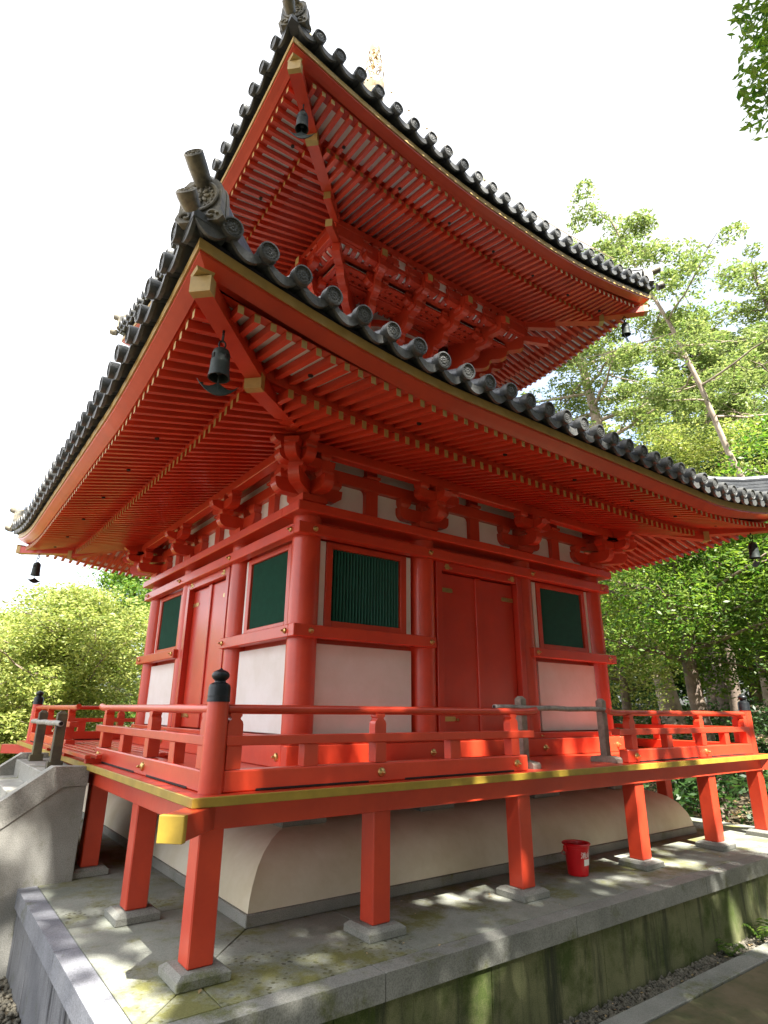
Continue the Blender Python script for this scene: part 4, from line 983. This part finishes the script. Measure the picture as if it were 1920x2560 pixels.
TR = [  # az, dist, top, r, crown_z0, kind, leaf, bark, size, per, ncl, lean, trunk, label, group
 (61.6, 21, 18.0, 4.2, 7.0, 'pine', LF_P, BARKP, .075, 220, 180, (-1.8, 1.5), .30, 'tall pale-barked conifer rising behind the right corner of the upper roof', GR_R),
 (68.5, 24, 16.0, 3.4, 8.0, 'pine', LF_P, BARKP, .09, 190, 140, (-.8, .3), .22, 'slim conifer with thin straight trunk right of the pale-barked conifer', GR_R),
 (74.5, 17, 15.0, 2.9, 7.5, 'pine', LF_P, BARKP, .06, 170, 90, (-2.8, 2.6), .115, 'slender tree leaning left with a bare pinkish trunk', GR_R),
 (73.5, 26, 19.5, 4.0, 10., 'pine', LF_P, BARK, .09, 130, 100, (0, 0), .26, 'tall open-crowned tree with forking limbs near the right edge', GR_R),
 (63.5, 14, 4.7, 2.6, .9, 'broad', LF_M, BARK, .052, 260, 110, (.2, .2), .2, 'thick grey furrowed trunk with low leafy crown right of the body of the pagoda', GR_R),
 (69.5, 15, 4.3, 2.6, .5, 'broad', LF_M, BARK, .052, 260, 110, (.6, -.4), .13, 'bending dark-limbed tree with green crown beyond the right end of the railing', GR_R),
 (58.0, 18, 5.2, 2.8, .5, 'broad', LF_Y, BARK, .06, 260, 90, (0, .3), .15, 'bright yellow-green tree just right of the pagoda wall', GR_R),
 (66.0, 19, 8.6, 3.0, 3.5, 'broad', LF_Y, BARK, .06, 270, 100, (.2, .2), .18, 'sunlit yellow-green tree above the right end of the lower roof', GR_R),
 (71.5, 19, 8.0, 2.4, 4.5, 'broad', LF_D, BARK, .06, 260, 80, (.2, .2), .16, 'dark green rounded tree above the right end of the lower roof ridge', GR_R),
 (76.5, 15, 6.5, 2.4, 2.0, 'broad', LF_M, BARK, .06, 220, 80, (.0, .2), .16, 'mid green tree cut by the right edge of the photo', GR_R),
 (71.0, 29, 18.5, 3.8, 6.0, 'pine', LF_P, BARK, .09, 200, 150, (.3, .3), .22, 'full conifer standing behind the leaning trunk', GR_R),
 (65.2, 28, 15.5, 3.6, 5.0, 'pine', LF_P, BARK, .09, 200, 150, (.3, .3), .22, 'full conifer below and right of the upper roof corner, behind the bell', GR_R),
 (56.5, 27, 14.5, 3.8, 7.0, 'pine', LF_Y, BARK, .11, 130, 100, (.6, .4), .25, 'broad yellow-green conifer peeping over the middle of the upper roof slope', GR_R),
 (64.5, 30, 8.5, 4.5, 3.0, 'broad', LF_M, BARK, .12, 150, 110, (.2, .2), .3, 'large leafy tree deep in the wood behind the nearer trunks', GR_R),
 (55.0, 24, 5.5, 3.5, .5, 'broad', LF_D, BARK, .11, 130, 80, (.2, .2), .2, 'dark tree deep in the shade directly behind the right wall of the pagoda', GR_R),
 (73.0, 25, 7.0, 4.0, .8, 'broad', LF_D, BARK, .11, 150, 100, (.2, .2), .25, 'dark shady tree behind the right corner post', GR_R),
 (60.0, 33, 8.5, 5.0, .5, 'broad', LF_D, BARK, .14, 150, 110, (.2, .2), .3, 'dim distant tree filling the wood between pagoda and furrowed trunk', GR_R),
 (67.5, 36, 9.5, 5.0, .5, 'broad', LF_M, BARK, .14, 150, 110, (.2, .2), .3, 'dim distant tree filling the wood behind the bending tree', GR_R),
 (9.5, 15, 2.6, 2.3, -.9, 'broad', LF_Y, BARK, .046, 330, 170, (.1, .1), .12, 'bright yellow-green tree reaching up under the left bell, nearest the pagoda', GR_Lf),
 (4.0, 17, 2.0, 2.5, -1.2, 'broad', LF_Y, BARK, .05, 330, 170, (.1, .1), .12, 'bright yellow-green tree at the left edge of the photo', GR_Lf),
 (13.5, 20, 4.6, 2.6, -.8, 'broad', LF_M, BARK, .06, 300, 110, (.1, .1), .15, 'mid green tree just left of the pagoda, half hidden by the eaves', GR_Lf),
 (6.5, 25, 2.9, 3.2, -1.0, 'broad', LF_M, BARK, .10, 150, 110, (.1, .1), .15, 'darker green tree behind the bright left-hand trees', GR_Lf),
 (-3., 17, 2.2, 2.6, -1.2, 'broad', LF_Y, BARK, .08, 120, 90, (.1, .1), .14, 'yellow-green tree just outside the left edge', GR_Lf),
 (19., 24, 5.0, 3.2, -.8, 'broad', LF_M, BARK, .11, 100, 80, (.1, .1), .16, 'mid green tree behind the left facade', GR_Lf),
]
for i, (az, d, top, r, cz0, kd, lf, bk, sz, per, ncl, ln, tr, lab, gr) in enumerate(TR):
    x, y = pol(az, d); tree('conifer' if kd == 'pine' else 'leafy_tree', lab, gr, x, y, top, r, cz0, kd, lf, bk, sz, per, ncl, ln, tr, seed=i*7+3)
# trees standing behind the photographer and to the front right: they throw the dappled shade
SH = [(-1.5, -11.0, 12.8, 2.7, 5.2, 120, 95, 'tall leafy tree standing across the path from the front steps'),
      (5.4, -11.6, 12.0, 2.7, 5.8, 120, 62, 'tall leafy tree across the path beside the right part of the platform'),
      (-4.6, -10.6, 19.0, 3.4, 5.4, 95, 122, 'very tall dense tree on the path behind the near corner'),
      (14.0, -11.5, 12.0, 3.2, 5.0, 110, 50, 'tall leafy tree across the path beyond the right corner')]
for i, (x, y, top, r, cz0, per, ncl, lab) in enumerate(SH):
    sd = tree('shade_tree', lab, 'shade trees along the path', x, y, top, r, cz0, 'broad', LF_D, BARK, .115, per, ncl, (.3, .3), .22, seed=200+i, rs=.8 if x < -3 else .55)
proto = tree('backdrop_tree', 'dense leafy tree added to the unseen wood behind the photographer', 'wood behind the path', -9.5, -15.0, 11.5, 4.6, 1.0, 'broad', LF_D, BARK, .24, 80, 110, (.3, .3), .3, seed=400)  # unseen ring of trees, added to dim the skylight on the front
for i, (x, y, rz) in enumerate(((-4.5, -15.5, 1), (1, -15.5, 2), (3.8, -19, 3.3), (9.5, -13.5, 5.2), (-8, -19, 4.4), (10, -19, 1.9), (19, -18, .2), (6.5, -17.5, 3), (12.5, -16, 4), (18, -13, 5), (-13.5, -10.5, 6), (21.5, -7.5, .5), (15, -21, 2.5), (-2, -22, 1.5), (6, -23, .7))):
    copy_tree(proto, None, (x, y, GZ-.1), rz)
for i, (az, d) in enumerate(((52, 40), (56.5, 37), (61, 41), (65, 38), (69, 42), (73, 37), (77, 41), (81, 38), (85, 33))):
    x, y = pol(az, d); b = copy_tree(proto, None, (x, y, GZ+.3), i*.7); b['label'] = 'far dim leafy tree closing the wood behind the right-hand trees'; b['group'] = 'far trees closing the wood'
# overhanging branch, top right corner of the photo
random.seed(77); ob = MB(); B0 = Vector((5.4, -9.0, 6.9))
T = tag(empty('overhanging_tree', (5.4, -9.0, GZ)), 'dark-leaved branch hanging into the top right corner of the photo', 'tree')
dv = lambda az, el, d: Vector((CX+d*math.sin(math.radians(az))*math.cos(math.radians(el)), CY+d*math.cos(math.radians(az))*math.cos(math.radians(el)), CZ+d*math.sin(math.radians(el))))
tips = [dv(79, 50.5, 7.2), dv(78.5, 47.5, 7.0), dv(78, 45, 7.1), dv(80, 43.5, 7.0), dv(80, 51.5, 7.3), dv(78.4, 46.5, 6.8), dv(81, 47, 7), dv(82, 51, 7.2), dv(84, 45, 7), dv(79.8, 49, 7.4)]
loc = Vector((5.4, -9.0, GZ)); ob.tube([Vector((0, 0, -.1)), Vector((.1, 0, 3)), Vector((0, .1, 6)), B0-loc, Vector((-.1, .2, 10.5))], [.22, .19, .15, .12, .05], 12)
hub = dv(86, 47, 7.4)-loc; limb(ob, B0-loc, hub, .07, .035, .03)
cc = []; 
for t in tips: limb(ob, hub, t-loc, .02, .005, .05); cc.append(t-loc)
for k in range(14): cc.append(Vector((random.uniform(-2, 2), random.uniform(-2.2, 1.0), random.uniform(8, 11.5))))
ob.build('trunk', BARK, T)
V, F = leaves([tuple(c) for c in cc], [.28]*len(tips)+[.9]*14, 190, .042, .95, .35); fast_mesh('crown', V, F, LF_M, T)
# undergrowth, leaf litter, ferns
C = []; R_ = []
for _ in range(230):
    az = random.uniform(50, 84); d = random.uniform(11.5, 26); x, y = pol(az, d)
    if x < 6.2: continue
    z = hillz(x, y); C.append((x, y, z+random.uniform(.05, .55+.03*d))); R_.append(random.uniform(.3, .75))
for _ in range(70):
    az = random.uniform(50, 86); d = random.uniform(27, 36); x, y = pol(az, d); C.append((x, y, hillz(x, y)+random.uniform(.3, 2.6))); R_.append(random.uniform(1.0, 1.9))
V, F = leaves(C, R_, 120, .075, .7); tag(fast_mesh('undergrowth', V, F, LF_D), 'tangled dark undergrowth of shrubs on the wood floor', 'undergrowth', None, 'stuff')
C = []; R_ = []
for _ in range(200):
    az = random.uniform(-8, 24); d = random.uniform(12, 24); x, y = pol(az, d); C.append((x, y, GZ+random.uniform(.1, 1.3))); R_.append(random.uniform(.3, .8))
V, F = leaves(C, R_, 110, .07, .7); tag(fast_mesh('undergrowth', V, F, LF_Y), 'bright green undergrowth below the trees on the left', 'undergrowth', None, 'stuff')
n = 16000; X = RNG.uniform(4.0, 20, n); Y = RNG.uniform(-7, 12, n); keep = (X > 4.3) & ~((Y < -3.9) & (X < 6)); X = X[keep]; Y = Y[keep]
Z = np.array([hillz(a, b) for a, b in zip(X, Y)])+RNG.uniform(.01, .05, len(X)); n = len(X); P = np.stack([X, Y, Z], 1)
ax = RNG.normal(size=(n, 3))*np.array([1, 1, .3]); ax /= np.linalg.norm(ax, axis=1, keepdims=True); sd = np.cross(ax, RNG.normal(size=(n, 3))*.4+np.array([0, 0, 1])); sd /= np.linalg.norm(sd, axis=1, keepdims=True); s = RNG.uniform(.03, .075, (n, 1))
V = np.stack([P-ax*s, P+sd*s*.5, P+ax*s, P-sd*s*.5], 1).reshape(-1, 3); tag(fast_mesh('leaf_litter', V, np.arange(n*4).reshape(-1, 4), LITT), 'dry pale leaf litter on the wood floor', 'leaf litter', None, 'stuff')
n = 90; X = np.concatenate([RNG.uniform(-3.7, 3.7, 30), RNG.uniform(-2, 5, 60)]); Y = np.concatenate([RNG.uniform(-3.75, -2.85, 30), RNG.uniform(-3.96, -3.79, 60)])
Z = np.concatenate([np.full(30, ZG+.006), np.full(60, GZ+.03)]); P = np.stack([X, Y, Z], 1); a = RNG.uniform(0, 6.28, n); s = RNG.uniform(.010, .024, (n, 1))
ax = np.stack([np.cos(a), np.sin(a), RNG.uniform(-.1, .2, n)], 1); sd = np.stack([-np.sin(a), np.cos(a), RNG.uniform(-.2, .2, n)], 1)
V = np.stack([P-ax*s, P+sd*s*.45+[0, 0, .004], P+ax*s, P-sd*s*.45+[0, 0, .003]], 1).reshape(-1, 3); tag(fast_mesh('fallen_leaves', V, np.arange(n*4).reshape(-1, 4), LITT), 'few small dry leaves fallen on the paving and in the gutter', 'fallen leaves', None, 'stuff')
def fern(x, y, z, s, lab, seed):
    random.seed(seed); T = tag(empty('fern', (x, y, z)), lab, 'fern', 'ferns in the gutter'); mb = MB()
    for k in range(9):
        a = random.uniform(0, 6.28); L = s*random.uniform(.7, 1.2); pts = [Vector((math.cos(a)*L*t, math.sin(a)*L*t, L*.8*math.sin(t*2.2))) for t in np.linspace(0, 1, 9)]
        mb.tube(pts, .0015, 4)
        for i, p in enumerate(pts[1:]):
            w = .3*L*math.sin((i+1)/9*PI)+.01; t_ = Vector((-math.sin(a), math.cos(a), 0)); d_ = Vector((math.cos(a), math.sin(a), 0))
            for s_ in (-1, 1): mb.add([p, p+t_*s_*w*.5+d_*.012, p+t_*s_*w-Vector((0, 0, w*.25)), p+t_*s_*w*.5-d_*.008], [(0, 1, 2, 3)])
    mb.build('fronds', LF_M, T)
fern(1.55, -3.86, GZ+.01, .16, 'green fern growing from the gutter near the right edge', 3)
fern(.95, -3.88, GZ+.01, .11, 'smaller fern in the gutter left of the bigger fern', 4)
LB = tag(empty('retaining_wall', (5.1, 0, GZ)), 'low stone edging at the foot of the wood behind the platform', 'wall')
mb = MB()
for i, y in enumerate(np.arange(-4.5, 7, .9)): mb.box(-.06, .06, y+.004, y+.896, -.1, .30+.01*random.random(), .01)
mb.build('wall_stones', GR_A, LB)
